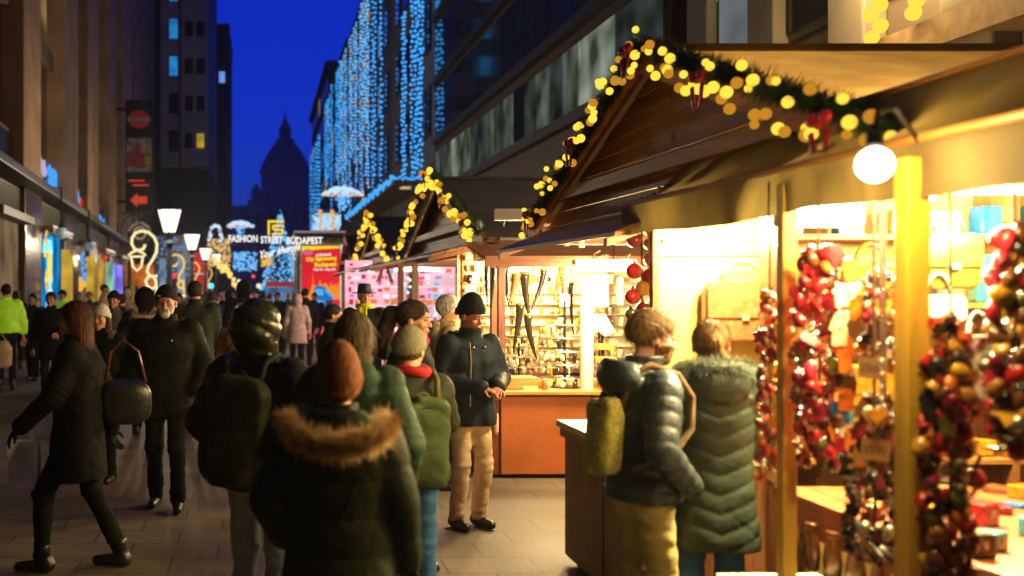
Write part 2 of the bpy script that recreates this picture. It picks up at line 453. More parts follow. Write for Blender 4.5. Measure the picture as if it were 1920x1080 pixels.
# ================================================================== FAR LEFT TOWERS
def building(name, label, x0, x1, y0, y1, h, wall, floors, cols, face, winmat, loc_z=0, wz0=5.0, ww=1.1, wh=1.9):
    b0 = thing(name, label, 'building', ((x0+x1)/2, y0, loc_z))
    hx = (x1-x0)/2
    obj('wall', MB().box(-hx,hx,0,y1-y0,0,h), wall, b0)
    obj('parapet', MB().box(-hx-0.15,hx+0.15,-0.15,y1-y0+0.15,h,h+0.5), wall, b0)
    return b0, hx
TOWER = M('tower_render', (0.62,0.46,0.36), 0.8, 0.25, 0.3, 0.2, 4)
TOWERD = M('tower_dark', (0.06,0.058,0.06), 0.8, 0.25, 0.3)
BLUEPANE = E('blue_lit_pane', (0.02,0.30,0.8), 0.6, var=0.4)
YELPANE = E('yellow_lit_pane', (0.85,0.55,0.05), 0.45, var=0.4)
b2, hx = building('tower_building', 'tall pale tower with a cantilevered top and blue lit windows', -10.4, -5.5, 110, 132, 40, TOWER, 9, 4, 'f', None, 14.3)
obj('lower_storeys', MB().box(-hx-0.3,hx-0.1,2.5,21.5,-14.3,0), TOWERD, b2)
obj('rib', MB().box(-hx+1.9,-hx+2.1,-0.25,0,0,40), TOWERD, b2)
for lev in range(10):
    z = 1.6 + lev*3.85
    wn = obj('window', MB().box(-hx+0.85,-hx+1.85,-0.06,0.0,z,z+2.2), IRON, b2)
    obj('pane', MB().box(-hx+0.93,-hx+1.77,-0.1,-0.06,z+0.08,z+2.1), BLUEPANE if lev in (2,3,4) else DARKGLASS, wn)
    for q in range(2):
        x = -hx + 2.5 + q*1.2
        wn = obj('window', MB().box(x,x+0.85,-0.05,0,z+0.3,z+1.9), IRON, b2)
        obj('pane', MB().box(x+0.06,x+0.79,-0.08,-0.05,z+0.36,z+1.84), YELPANE if (lev,q) in ((5,1),(0,1)) else DARKGLASS, wn)
for q in range(4):
    wn = obj('lower_window', MB().box(-hx+0.3+q*1.1,-hx+1.1+q*1.1,2.4,2.5,-10,-8.6), IRON, b2)
    obj('pane', MB().box(-hx+0.36+q*1.1,-hx+1.04+q*1.1,2.36,2.4,-9.9,-8.7), E('cream_lit_pane',(1,0.75,0.4),0.6,var=0.4) if q != 2 else DARKGLASS, wn)
b3, hx = building('dark_tower', 'narrow dark tower block beside the open blue sky', -8.0, -4.65, 150, 170, 38.5, TOWERD, 9, 2, 'f', None)
for lev in range(9):
    for q in range(2):
        z = 4 + lev*3.8; x = -hx + 0.5 + q*1.5
        wn = obj('window', MB().box(x,x+0.95,-0.05,0,z,z+1.7), IRON, b3)
        obj('pane', MB().box(x+0.07,x+0.88,-0.08,-0.05,z+0.07,z+1.63), YELPANE if (lev,q) == (5,0) else (E('pale_blue_pane',(0.15,0.35,0.9),0.9) if (lev,q) == (7,1) else DARKGLASS), wn)

# ================================================================== DOMED CHURCH AT THE END OF THE STREET
CHS = M('church_stone', (0.6,0.57,0.53), 0.85, 0.25, 0.2, 0.2, 3)
CHR = M('church_copper_roof', (0.24,0.30,0.33), 0.7, 0.25, 0.3, 0.2, 3)
ch = thing('domed_church', 'dark domed church with pediment closing the end of the street', 'church', (6.2, 260, 0))
obj('nave', MB().box(-22,14,4,40,0,21), CHS, ch)
obj('attic_balustrade', MB().box(-22,14,3.6,4.0,21,22.2), CHS, ch)
obj('entablature', MB().box(-9.6,7.4,0,4,20.6,23), CHS, ch)
obj('pediment', MB().prism([(-9.8,23),(7.6,23),(-0.8,27.0)],'y',-0.3,4.5), CHS, ch)
for i in range(6):
    obj('column', MB().lathe([(0.95,0),(0.95,0.6),(0.75,0.8),(0.65,19.4),(0.9,20),(0.95,20.6)],14,(-8.4+i*2.95,0.9,0)), CHS, ch, smooth=False)
obj('drum', MB().lathe([(6.2,21),(6.2,26),(5.8,26.2),(5.8,31.5),(6.8,31.8),(6.8,32.5)],32,(0,18,0)), CHS, ch)
for i in range(16):
    a = 2*math.pi*i/16
    obj('drum_pilaster', MB().obox((5.9*math.cos(a),18+5.9*math.sin(a),28.8),(0.7,0.7,5.2),(0,0,a)), CHS, ch)
obj('dome', MB().lathe([(6.6,32.5),(6.2,33.6),(5.5,35.2),(4.6,36.8),(3.7,38.2),(2.7,39.4),(2.3,40.0)],32,(0,18,0)), CHR, ch, smooth=True)
obj('lantern', MB().lathe([(q,z-1.2) for q,z in ((2.5,41.2),(2.5,41.7),(1.5,41.9),(1.5,43.8),(1.9,44.1),(1.2,45.2),(0.6,46.4),(0.3,47),(0.5,47.5),(0.2,48),(0.1,49.5))],16,(0,18,0)), CHR, ch)
obj('corner_turret', MB().lathe([(1.2,21),(1.2,25.5),(1.5,25.7),(1.1,26.6),(0.5,27.4),(0.1,28.3)],12,(-7.5,8,0)), CHR, ch)

# ================================================================== RIGHT SIDE BUILDINGS
XR = 7.0
OFF = M('brown_cladding', (0.075,0.04,0.03), 0.6, 0.3, 1.0, 0.2, 8)
BLUEGLASS = M('blue_band_glass', (0.010,0.020,0.05), 0.06, 0.2, 0.5, 0.02, 1.5, spec=1.0)
off = thing('glass_office_building', 'office block with long blue glass bands behind the market stalls', 'building', (XR, 18.6, 0))
obj('wall', MB().box(0.12,14,0,24.6,0,27), OFF, off)
for (z0, z1, kind) in ((5.85,7.25,'lit'),(7.95,9.75,'g'),(10.35,12.3,'g'),(12.9,15.0,'g'),(15.6,17.6,'g'),(18.2,20.2,'g')):
    fr = obj('window_band', MB().box(0.06,0.12,0.1,24.5,z0-0.08,z1+0.08), IRON, off)
    for i in range(20):
        y = 0.15 + i*1.215
        if kind == 'lit':
            c = RND.choice([0,0,1,1,2,3])
            mm = (E('office_pane_dim',(0.04,0.055,0.05),0.5,var=0.8), E('office_pane_pale',(0.10,0.13,0.10),0.5,var=0.8), E('office_pane_bright',(0.26,0.31,0.24),0.55,var=0.8), BLUEGLASS)[c]
        else: mm = BLUEGLASS
        obj('pane', MB().box(0.0,0.06,y,y+1.15,z0,z1), mm, fr)
    obj('ledge', MB().box(-0.12,0.1,0,24.6,z0-0.35,z0-0.1), M('dark_ledge',(0.02,0.018,0.018),0.5), off)
gb = thing('grey_shop_building', 'grey stone building with lit upper windows behind the nearest stall', 'building', (XR+0.05, 1.0, 0))
obj('wall', MB().box(0.3,14,-70,17.4,0,24), M('grey_render',(0.16,0.125,0.09),0.8,0.3,0.7), gb)
for i in range(8):
    y = 0.5 + i*2.2
    obj('pilaster', MB().box(0,0.3,y,y+0.8,0,24), M('pale_pilaster',(0.26,0.23,0.17),0.75,0.3,0.8), gb, bevel=0.03)
    if i < 7:
        for z0, z1 in ((5.2,8.2),(9.2,12.2)):
            wn = obj('window', MB().box(0.2,0.3,y+0.85,y+2.15,z0,z1), BRONZE, gb)
            obj('pane', MB().box(0.14,0.2,y+0.95,y+2.05,z0+0.1,z1-0.1), [E('grey_blue_pane',(0.16,0.18,0.19),0.6,var=0.4), E('amber_pane',(0.5,0.30,0.05),0.5,var=0.5), DARKGLASS][i % 3], wn)
obj('string_course', MB().box(-0.15,0.3,0,17.4,4.3,4.6), M('beige_course',(0.30,0.20,0.09),0.7), gb)
tb = thing('teal_pennant', 'teal pennant hanging high on the grey building', 'pennant', (6.75, 16.3, 6.0))
obj('cloth', MB().prism([(-0.05,0),(0.55,0),(0.22,-0.75)],'y',0,0.02), E('teal_glow',(0.02,0.5,0.42),0.6,var=0.3), tb, (0,0,0.95))
obj('rod', MB().tube([(-0.1,0.01,0.96),(0.7,0.01,0.96)],0.015,6), IRON, tb)

FARW = [M('far_wall_a',(0.16,0.14,0.12),0.8,0.25,0.4), M('far_wall_b',(0.11,0.10,0.11),0.8,0.25,0.4), M('far_wall_c',(0.14,0.11,0.09),0.8,0.25,0.4), M('far_wall_d',(0.08,0.085,0.11),0.8,0.25,0.4)]
for k, (y0, y1, h, lab) in enumerate(((43.6,58,30,'plain grey building next to the office block with hanging blue lights'),(58.4,84,20.5,'building hidden behind the widest curtain of blue lights'),(84.4,111,21,'far building with blue light strands below the open sky'),(111.5,150,25,'farthest right-hand building before the domed church'))):
    fb = thing('street_building', lab, 'building', (XR+0.1, y0, 0), 0, 'buildings along the right of the street')
    obj('wall', MB().box(0,14,0,y1-y0,0,h), FARW[k], fb)
    obj('cornice', MB().box(-0.4,14,-0.1,y1-y0+0.1,h,h+0.6), FARW[k], fb)
    nc = int((y1-y0)/3.2)
    for lev in range(int((h-5)/3.6)):
        for q in range(nc):
            y = 0.9 + q*3.2; z = 8.2 + lev*3.6
            if z + 2.2 > h: continue
            wn = obj('window', MB().box(-0.08,0,y,y+1.5,z,z+2.1), IRON, fb)
            obj('pane', MB().box(-0.1,-0.08,y+0.08,y+1.42,z+0.08,z+2.02), YELPANE if RND.random() < 0.06 else DARKGLASS, wn)
# ================================================================== CANOPY WITH BLUE LIGHT CHAIN
BLUEB = E('blue_bulb', (0.05, 0.38, 1.0), 1.15)
BLUEB2 = E('pale_blue_bulb', (0.16, 0.50, 1.0), 1.1)
AMBB = E('amber_bulb', (1.0, 0.42, 0.08), 0.9)
cnp = thing('shop_canopy', 'flat brown shop canopy edged with a chain of blue lights', 'canopy', (7.0, 44, 6.4))
obj('slab', MB().box(-1.5,0.1,0,25,-0.25,0), M('canopy_brown',(0.22,0.13,0.06),0.6), cnp)
obj('soffit_lamp', MB().box(-1.0,-0.6,1.5,2.3,-0.29,-0.25), E('soffit_glow',(1.0,0.7,0.3),0.6), cnp)
chain = MB()
for i in range(90):
    chain.ball((-1.55+RND.uniform(-.04,.04), i*0.28, -0.05+0.12*math.sin(i*0.8)+RND.uniform(-.05,.05)), 0.085, 6, 4)
for i in range(16):
    chain.ball((-1.5+i*0.11, -0.06, -0.05+RND.uniform(-.05,.05)), 0.06, 6, 4)
o = obj('light_chain', chain, BLUEB, cnp); o['kind'] = 'stuff'

# ================================================================== CURTAINS OF BLUE LIGHTS ON THE RIGHT
ob_mesh = MB().ball((0,0,0),1.0,8,6).mesh('bulb', BLUEB, True)
def curtain(label, X, pxs, ztop, zbots, step, r, single, amber=0.0):
    y0 = on_x(pxs[0], X)
    c = thing('light_curtain', label, 'light curtain', (X, y0, zbots[0]), 0, 'blue light curtains on the right-hand facades')
    wires = MB(); stuff = MB(); stuff_a = MB()
    for px, zb in zip(pxs, zbots):
        Y = on_x(px, X); z = zb
        wires.tube([(0,Y-y0,zb-zbots[0]),(0,Y-y0,ztop-zbots[0])],0.012,4)
        while z < ztop:
            p = (RND.uniform(-.05,.05), Y-y0+(RND.uniform(-.05,.05) if single else RND.gauss(0,0.08)), z-zbots[0])
            rr = r*RND.uniform(0.75,1.15)
            if single:
                o = obj('bulb', ob_mesh, None, c, p); o.scale = (rr,rr,rr)
            else:
                (stuff_a if RND.random() < amber else stuff).ball(p, rr, 6, 4)
            z += step*RND.uniform(0.8,1.25)
    obj('wire', wires, IRON, c)
    if stuff.v: obj('bulb', stuff, BLUEB2 if amber else BLUEB, c)['kind'] = 'stuff'
    if stuff_a.v: obj('warm_bulb', stuff_a, AMBB, c)['kind'] = 'stuff'
curtain('nearest curtain of blue lights hanging over the plain grey facade', 6.6, [755,759,772,779,785,791], 14.5, [6.9,7.1,6.2,6.1,6.3,6.6], 0.20, 0.07, True)
curtain('two long single strands of blue lights beside the wide light curtain', 6.6, [698,703,715], 22, [6.4,8.4,6.9], 0.28, 0.075, True)
n_ = 12
curtain('widest curtain of blue and amber lights over the tall facade', 6.6, [641,645,649,656,659,664,668,675,679,683,687,690], 20.4, [6.2+RND.uniform(0,7) for i in range(n_)], 0.22, 0.08, False, 0.06)
curtain('narrow curtain of blue lights farther along the facades', 6.6, [610,613,617,622,631,635,638], 20.8, [8+RND.uniform(0,6) for i in range(7)], 0.28, 0.10, False)
curtain('farthest thin curtain of blue lights beside the sky', 6.6, [583+5*i for i in range(4)], 19.5, [4+RND.uniform(0,2) for i in range(4)], 0.45, 0.14, False)

# warm icicle strands on the grey building, above the nearest stall
for k, (px, zb) in enumerate(((1640,4.62),(1712,4.72))):
    X = 6.85; Y = on_x(px, X)
    c = thing('warm_light_strand', ['left of the two warm light strands above the nearest stall','right of the two warm light strands above the nearest stall'][k], 'light strand', (X, Y, zb), 0, 'warm light strands')
    me = MB().ball((0,0,0),1,8,6).mesh('bulb', E('warm_strand_bulb',(1.0,0.62,0.06),1.2), True)
    for i in range(16):
        o = obj('bulb', me, None, c, (RND.uniform(-.06,.06), RND.uniform(-.06,.06), i*0.12)); o.scale = (0.085,)*3
    obj('wire', MB().tube([(0,0,-0.05),(0,0,2.2)],0.008,4), IRON, c)
    lamp_light('strand_light', 'POINT', (-0.25,0,0.9), 260, (1.0,0.66,0.28), 0.3, parent=c)

# ================================================================== HANGING LIGHT ORNAMENTS ABOVE THE STREET
def fuzzy(name, pts, mat, r, jit, parent):
    mb = MB()
    for p in pts:
        mb.ball((p[0]+RND.gauss(0,jit), p[1]+RND.gauss(0,jit), p[2]+RND.gauss(0,jit)), r*RND.uniform(0.7,1.3), 6, 4)
    o = obj(name, mb, mat, parent); o['kind'] = 'stuff'; return o
def umbrella_light(label, px, py, Y, wpx, n_, group='umbrella light figures'):
    p = at(px, py, Y); u = thing('umbrella_light', label, 'light figure', p, 0, group)
    R_ = wpx*Y/F/2
    pts = []
    for i in range(n_):
        a = RND.uniform(0,2*math.pi); q = math.sqrt(RND.random())
        pts.append((R_*q*math.cos(a), R_*0.4*q*math.sin(a), R_*0.38*(1-q*q)))
    fuzzy('canopy_lights', pts, E('ornament_pale',(0.55,0.8,1.0),1.0), Y*0.0011, 0.02, u)
    fuzzy('stem_lights', [(RND.gauss(0,R_*0.12),RND.gauss(0,R_*0.1),-R_*RND.uniform(0,0.75)) for i in range(n_//4)], BLUEB2, Y*0.0011, 0.03, u)
    obj('rib_frame', MB().tube([(R_*math.cos(a),R_*0.4*math.sin(a),0) for a in [2*math.pi*i/20 for i in range(20)]],0.03,5,True), AMBB, u)
    return u
umbrella_light('wide umbrella of pale blue lights under the right light curtains', 642, 366, 66, 78, 170)
umbrella_light('small umbrella of pale lights above the street at the left of the sign', 450, 425, 78, 50, 120)
def parcel_light(label, px, py, Y, wpx, hpx, n_, mat, ribbon=True):
    p = at(px, py, Y); u = thing('parcel_light', label, 'light figure', p, 0, 'parcel light figures')
    W_ = wpx*Y/F/2; H_ = hpx*Y/F
    fuzzy('lights', [(RND.uniform(-W_,W_),RND.uniform(-W_*.5,W_*.5),RND.uniform(0,H_)) for i in range(n_)], mat, Y*0.0010, 0.01, u)
    if ribbon:
        fuzzy('ribbon_lights', [(W_*RND.choice((-0.45,0.4))+RND.gauss(0,.05),-W_*0.55,RND.uniform(0,H_*1.1)) for i in range(n_//5)], AMBB, Y*0.0011, 0.02, u)
    obj('frame', MB().tube([(-W_,-W_*.5,0),(W_,-W_*.5,0),(W_,-W_*.5,H_),(-W_,-W_*.5,H_)],0.03,4,True), IRON, u)
parcel_light('large glittering blue parcel of lights above the dark kiosk roof', 612, 433, 70, 54, 33, 260, E('ornament_ice',(0.45,0.75,1.0),1.0))
parcel_light('blue parcel of lights hanging below the small umbrella', 460, 508, 80, 44, 36, 150, BLUEB2, False)
parcel_light('blue bag of lights at the right of the lit tree', 560, 501, 78, 28, 44, 140, BLUEB2)
parcel_light('golden cluster of lights at the left of the crossing', 410, 500, 78, 44, 52, 190, E('ornament_gold',(1.0,0.6,0.22),0.8), False)
parcel_light('small golden leaf-shaped light beside the lit tree', 500, 500, 79, 20, 20, 50, E('ornament_gold2',(1.0,0.55,0.08),0.9), False)
p = at(404, 452, 77); u = thing('arch_light', 'white arched light figure left of the umbrella light', 'light figure', p)
fuzzy('lights', [(0.45*math.cos(a),RND.uniform(-.1,.1),1.15*math.sin(a)) for a in [math.pi*i/70 for i in range(71)]], E('ornament_white',(0.75,0.85,1.0),1.0), 0.07, 0.05, u)
obj('frame', MB().tube([(0.45*math.cos(a),0,1.15*math.sin(a)) for a in [math.pi*i/20 for i in range(21)]],0.03,5), IRON, u)
# warm swag of bulbs
p0 = at(402,488,70); sw = thing('bulb_swag', 'drooping swag of warm yellow bulbs left of the crossing', 'light string', p0)
swpts = [at(402+RND.uniform(0,44), 0, 70) for i in range(26)]
me = MB().ball((0,0,0),0.15,8,6).mesh('bulb', E('swag_bulb',(1.0,0.66,0.16),1.2), True)
for i in range(24):
    q = i/23; pp = at(404+42*q, 486+48*q+8*math.sin(q*9), 70) - p0
    obj('bulb', me, None, sw, (pp.x+RND.gauss(0,.05), RND.uniform(-.3,.3), pp.z+RND.gauss(0,.1)))
obj('wire', MB().tube([at(404+42*q/10,486+48*q/10+8*math.sin(q*.9),70)-p0 for q in range(11)],0.02,4), IRON, sw)

# blue Christmas tree of lights
pt = at(525, 526, 100); tr = thing('light_tree', 'tall Christmas tree of blue lights behind the street sign', 'christmas tree', (pt.x,100,0))
tz = 1.82 + (540-392)*100/F
pts = []; pts2 = []
for i in range(900):
    q = RND.random()**0.6; zz = tz*(1-q)+1.6*q; a = RND.uniform(0,2*math.pi)
    rr = 2.0*q*(0.75+0.25*((q*6) % 1.0))
    (pts if RND.random() < .7 else pts2).append((rr*math.cos(a), rr*math.sin(a), zz))
fuzzy('tree_lights', pts, E('tree_blue',(0.08,0.45,1.0),1.0), 0.075, 0.02, tr)
fuzzy('tree_lights', pts2, E('tree_pale',(0.4,0.75,1.0),1.1), 0.075, 0.02, tr)
obj('core', MB().lathe([(1.5,0.8),(1.4,1.8),(0.6,5.5),(0.05,tz-0.2)],14), M('tree_dark_blue',(0.01,0.03,0.08),0.8), tr)
obj('base', MB().lathe([(0.8,0),(0.8,0.7),(0.3,0.8)],14), IRON, tr)
obj('base_sign', MB().box(-1.3,0.6,-2.2,-2.1,1.5,2.1), E('tree_base_sign',(0.2,0.9,0.9),0.9), tr)

# ================================================================== STREET NAME SIGN ACROSS THE STREET
ps = at(518, 450, 33.2); sg = thing('street_sign', 'white lettered sign with a golden logo hung in front of the lit tree', 'sign', ps)
WHITE = E('sign_white', (1.0,0.97,0.95), 1.1)
rx = (math.radians(90),0,0)
fr = obj('frame', MB().box(-3.6,3.4,0.1,0.16,-0.42,-0.36).box(-3.6,3.4,0.1,0.16,0.36,0.42), IRON, sg)
obj('support_wire', MB().tube([(-3.6,0.13,0.4),(-7.2,-7.2,1.2)],0.02,4).tube([(3.4,0.13,0.4),(4.6,1.6,0.5)],0.02,4), IRON, sg)
text('lettering', 'FASHION', 0.68, WHITE, sg, (-2.40,0,0.07), rx, 0.02, fitw=2.1, bold=0.014)
text('lettering', 'STREET', 0.68, WHITE, sg, (-0.33,0,-0.01), rx, 0.02, fitw=1.6, bold=0.014)
text('lettering', 'BUDAPEST', 0.68, WHITE, sg, (2.04,0,-0.07), rx, 0.02, fitw=2.6, bold=0.014)
text('script_lettering', 'Your lifestyle', 0.72, WHITE, sg, (0.2,0,-0.80), (math.radians(90),math.radians(-12),0), 0.02, shear=0.45, fitw=3.0, bold=0.012)
GOLD = E('sign_gold', (1.0,0.66,0.02), 1.0)
lg = MB().box(-0.62,-0.46,-0.05,0.05,0.36,1.42).box(-0.46,0.55,-0.05,0.05,1.25,1.42)
lg.box(-0.30,-0.14,-0.05,0.05,0.72,1.10).box(-0.14,0.52,-0.05,0.05,0.95,1.10).box(-0.14,0.52,-0.05,0.05,0.66,0.80).box(0.36,0.52,-0.05,0.05,0.40,0.66).box(-0.34,0.36,-0.05,0.05,0.36,0.50)
obj('logo', lg, GOLD, sg)
sg.scale = (0.431,0.431,0.431)

# ================================================================== STREET LAMPS WITH ROPE-LIGHT SCROLLS
LPOLE = M('lamp_pole_paint', (0.03,0.045,0.06), 0.4, 0.2, 10, metal=0.3)
LGLASS = E('lamp_shade_glow', (1.0,0.90,0.74), 1.7)
ROPE = E('rope_light', (1.0,0.80,0.42), 1.05)
for k, (px, py, Y) in enumerate(((318,394,30.0),(360,440,44.0),(385,466,59.0),(406,477,75.0))):
    X = (px-CX)*Y/F; top = CH + (CY-py)*Y/F
    lab = ['nearest lit street lamp with a white flared shade and blue-lit pole','second lit street lamp along the street, behind the old man','third lit street lamp along the street','farthest and smallest lit street lamp'][k]
    l = thing('street_lamp', lab, 'street lamp', (X, Y, 0), 0, 'street lamps along the middle of the street')
    zz = top - 0.63
    obj('pole', MB().lathe([(0.16,0),(0.16,0.5),(0.11,0.6),(0.09,1.0),(0.075,zz-0.35),(0.12,zz-0.3),(0.10,zz-0.2),(0.14,zz-0.05),(0.13,zz)],14), LPOLE, l)
    obj('shade', MB().lathe([(0.15,zz),(0.17,zz+0.02),(0.32,top-0.05),(0.33,top)],8), LGLASS, l)
    rb = MB()
    for i in range(8):
        a = 2*math.pi*i/8
        rb.tube([(0.155*math.cos(a),0.155*math.sin(a),zz),(0.335*math.cos(a),0.335*math.sin(a),top)],0.012,4)
    obj('shade_rib', rb, LPOLE, l)
    obj('finial', MB().lathe([(0.36,top),(0.34,top+0.04),(0.2,top+0.12),(0.06,top+0.16),(0.05,top+0.26),(0.01,top+0.32)],10), LPOLE, l)
    lamp_light('lamp_bulb', 'POINT', (0,0,top-0.3), 2900 if k < 2 else 1900, (1.0,0.80,0.55), 0.34, parent=l)
    # scroll: S shape with a small lantern outline
    sc_ = {0:1.0,1:0.86,2:0.9,3:0.9}[k]
    def S(pp): return [(-0.12-(1.0-q[0])*0+q[0]*sc_, -0.12, 1.82+q[1]*sc_) for q in pp]
    big = [(-0.55,1.22),(-0.60,1.10),(-0.74,1.05),(-0.86,1.10),(-0.93,1.24),(-0.92,1.40),(-0.83,1.54),(-0.66,1.60),(-0.46,1.56),(-0.30,1.42),(-0.22,1.22),(-0.24,1.00),(-0.34,0.80),(-0.46,0.62),(-0.50,0.46),(-0.42,0.34),(-0.30,0.30),(-0.22,0.36)]
    small = [(-0.28,0.02),(-0.38,-0.02),(-0.50,0.06),(-0.54,0.20),(-0.46,0.32),(-0.34,0.34),(-0.26,0.22),(-0.24,0.0),(-0.22,-0.25)]
    obj('rope_scroll', MB().tube(S(big),0.042,8).tube(S(small),0.042,8), ROPE if k == 0 else E('rope_light_yellow',(1.0,0.62,0.10),1.0), l, smooth=True)
    if k == 0:
        lan = [(-0.92,1.0),(-1.02,0.92),(-0.95,0.88),(-0.90,0.60),(-0.78,0.48),(-0.66,0.60),(-0.62,0.88),(-0.55,0.92),(-0.64,1.0),(-0.78,1.06)]
        obj('rope_lantern', MB().tube(S(lan),0.036,8,True).tube(S([(-0.95,0.88),(-0.62,0.88)]),0.03,8), ROPE, l, smooth=True)
# coloured lights beyond the lamps
p = at(372, 478, 62); rbn = thing('red_banner', 'red hanging banner behind the second street lamp', 'banner', (p.x, 62, 0))
obj('cloth', MB().box(-0.55,0.55,0,0.05,1.6,3.9), E('banner_red_lit',(0.75,0.03,0.04),0.55,var=0.5), rbn)
obj('stripe', MB().box(-0.55,0.55,-0.03,-0.005,2.6,2.7).box(0.35,0.5,-0.03,-0.005,1.6,2.6), E('banner_stripe',(0.6,0.6,0.7),0.6), rbn)
obj('pole', MB().tube([(-0.62,0.03,0),(-0.62,0.03,4)],0.04,6), IRON, rbn)
p = at(325, 470, 50); bs = thing('blue_shop_sign', 'blue and silver lit shop window figure behind the nearest street lamp', 'shop display', (p.x, 50, 0))
obj('panel', MB().box(-0.9,0.9,0,0.1,0.9,4.3), M('display_dark',(0.03,0.03,0.04),0.3), bs)
fuzzy('display_lights', [(RND.uniform(-.8,.8),-0.08,RND.uniform(2.2,4.2)) for i in range(80)], E('display_blue',(0.15,0.35,0.8),0.6), 0.06, 0.02, bs)
obj('glass_strip', MB().box(-0.65,-0.35,-0.06,-0.01,1.2,3.2).box(0.2,0.55,-0.06,-0.01,1.2,3.4), E('display_grey',(0.30,0.42,0.5),0.5,var=0.6), bs)
for k, (px, py, Y, c, r_) in enumerate(((326,517,48,(1,0.05,0.05),0.12),(475,518,95,(1,0.08,0.04),0.16),(396,536,60,(0.1,0.9,0.9),0.16),(448,527,85,(1,0.95,0.9),0.14),(485,536,90,(1,0.8,0.4),0.2))):
    p = at(px, py, Y)
    tl = thing('signal_lamp', ['small red lamp beside the nearest street lamp pole','small red lamp in the distance left of the lit tree','cyan lamp low in the distance behind the third street lamp','small white lamp under the warm bulb swag','small warm lamp low in front of the lit tree'][k], 'lamp', (p.x,p.y,0), 0, 'small far lamps')
    obj('lens', MB().ball((0,0,p.z),r_,10,8), E('signal_%d' % k, c, 1.2), tl, smooth=True)
    obj('post', MB().tube([(0,0.1,0),(0,0.1,p.z+0.15)],0.05,6), IRON, tl)
# far market tents (red roof) at the tree
p = at(530, 538, 84); tn = thing('red_market_tent', 'red-roofed market tent below the lit tree', 'tent', (p.x,84,0))
obj('roof', MB().prism([(-1.5,1.9),(1.4,1.9),(1.1,2.35),(-1.2,2.35)],'y',0,2), M('tent_red',(0.5,0.03,0.06),0.6,emit=0.25,ecol=(0.8,0.04,0.1)), tn)
obj('interior', MB().box(-1.35,1.25,1.6,1.7,0.0,1.88), E('tent_blue',(0.1,0.3,0.7),0.5,var=0.7), tn)
obj('post', MB().box(-1.45,-1.38,0,0.07,0,1.9).box(1.28,1.35,0,0.07,0,1.9), IRON, tn)

# ================================================================== POSTER KIOSK
pk = at(603, 540, 34); kx = pk.x
kk = thing('tourist_kiosk', 'dark glass tourist kiosk with a flat roof behind the red poster', 'kiosk', (kx, 34.4, 0))
obj('roof', MB().box(-0.85,1.95,0,2.4,3.5,3.62), M('kiosk_roof',(0.05,0.045,0.05),0.4), kk)
obj('roof_edge', MB().box(-0.87,0.8,-0.03,0.0,3.6,3.66), E('kiosk_edge',(0.55,0.35,0.4),0.5), kk)
obj('glass', MB().box(-0.8,0.72,0.1,0.16,0.1,3.45), M('kiosk_glass',(0.02,0.022,0.025),0.1,spec=0.8), kk)
obj('wall', MB().box(-0.8,1.9,1.4,2.3,0,3.45), M('kiosk_wall',(0.03,0.03,0.035),0.5), kk)
for x in (-0.82,0.72):
    obj('post', MB().box(x,x+0.08,-0.02,0.06,0,3.5), M('kiosk_alu',(0.45,0.46,0.48),0.3,metal=0.8), kk)
fx = obj('fascia', MB().box(0.74,1.5,-0.05,0.05,2.98,3.55), M('fascia_maroon',(0.10,0.008,0.015),0.5,emit=0.12,ecol=(0.5,0.02,0.06)), kk)
text('lettering', 'TOU', 0.30, E('fascia_letter',(0.55,0.42,0.45),0.6), fx, (1.06,-0.06,3.24), rx, 0.005)
ps_ = thing('poster_panel', 'tall red advertising poster with a blue tour bus', 'poster', (kx, 34.0, 0))
REDP = E('poster_red', (0.80,0.015,0.03), 0.85, var=0.1)
obj('frame', MB().box(-0.70,0.66,0,0.12,0.05,3.24), M('kiosk_alu',(0.45,0.46,0.48),0.3,metal=0.8), ps_)
po = obj('sheet', MB().box(-0.63,0.58,-0.03,0,0.2,3.16), REDP, ps_)
obj('side_light', MB().box(0.60,0.66,-0.03,0,0.1,3.2), E('poster_side',(0.8,0.88,0.9),0.7), ps_)
PY = E('poster_yellow',(1.0,0.72,0.02),0.9); PW = E('poster_white',(1,0.9,0.92),0.95); PO = E('poster_orange',(1.0,0.30,0.02),0.85)
PB = E('poster_blue',(0.01,0.17,0.55),0.9); PB2 = E('poster_light_blue',(0.10,0.45,0.85),0.9); PD = E('poster_dark',(0.12,0.03,0.03),0.6)
obj('top_band', MB().prism([(-0.63,3.16),(0.58,3.16),(0.58,3.09),(-0.1,3.05),(-0.63,2.98)],'y',-0.042,-0.03), PY, po)
obj('emblem', MB().lathe([(0.13,0),(0.12,0.01)],16,(0,0,0),1.3,0.8), E('poster_pink',(0.75,0.15,0.25),0.8), po, (-0.44,-0.045,2.96), rx)
text('lettering', 'unlimited', 0.13, PW, po, (0.05,-0.04,2.88), (math.radians(90),math.radians(-3),0), 0.002, bold=0.004)
text('lettering', 'City Sightseeing', 0.165, PY, po, (-0.02,-0.04,2.75), (math.radians(90),math.radians(-3),0), 0.002, bold=0.008, sx=0.92)
text('lettering', 'Budapest', 0.19, PY, po, (0.12,-0.04,2.57), (math.radians(90),math.radians(-3),0), 0.002, bold=0.008)
text('lettering', 'Hop On - Hop Off', 0.09, PW, po, (0.08,-0.04,2.41), rx, 0.002, bold=0.004)
sky_ = [(-0.5,1.45)]
for x, z in ((-0.45,1.7),(-0.4,1.62),(-0.3,1.95),(-0.28,2.35),(-0.26,1.95),(-0.12,1.85),(-0.05,2.1),(0.0,1.9),(0.12,2.0),(0.2,1.9),(0.25,1.85),(0.3,2.05),(0.33,1.85),(0.42,1.98),(0.46,1.85),(0.52,2.02),(0.56,1.8)): sky_.append((x,z))
sky_.append((0.56,1.45))
obj('printed_skyline', MB().prism(sky_,'y',-0.038,-0.03), PO, po)
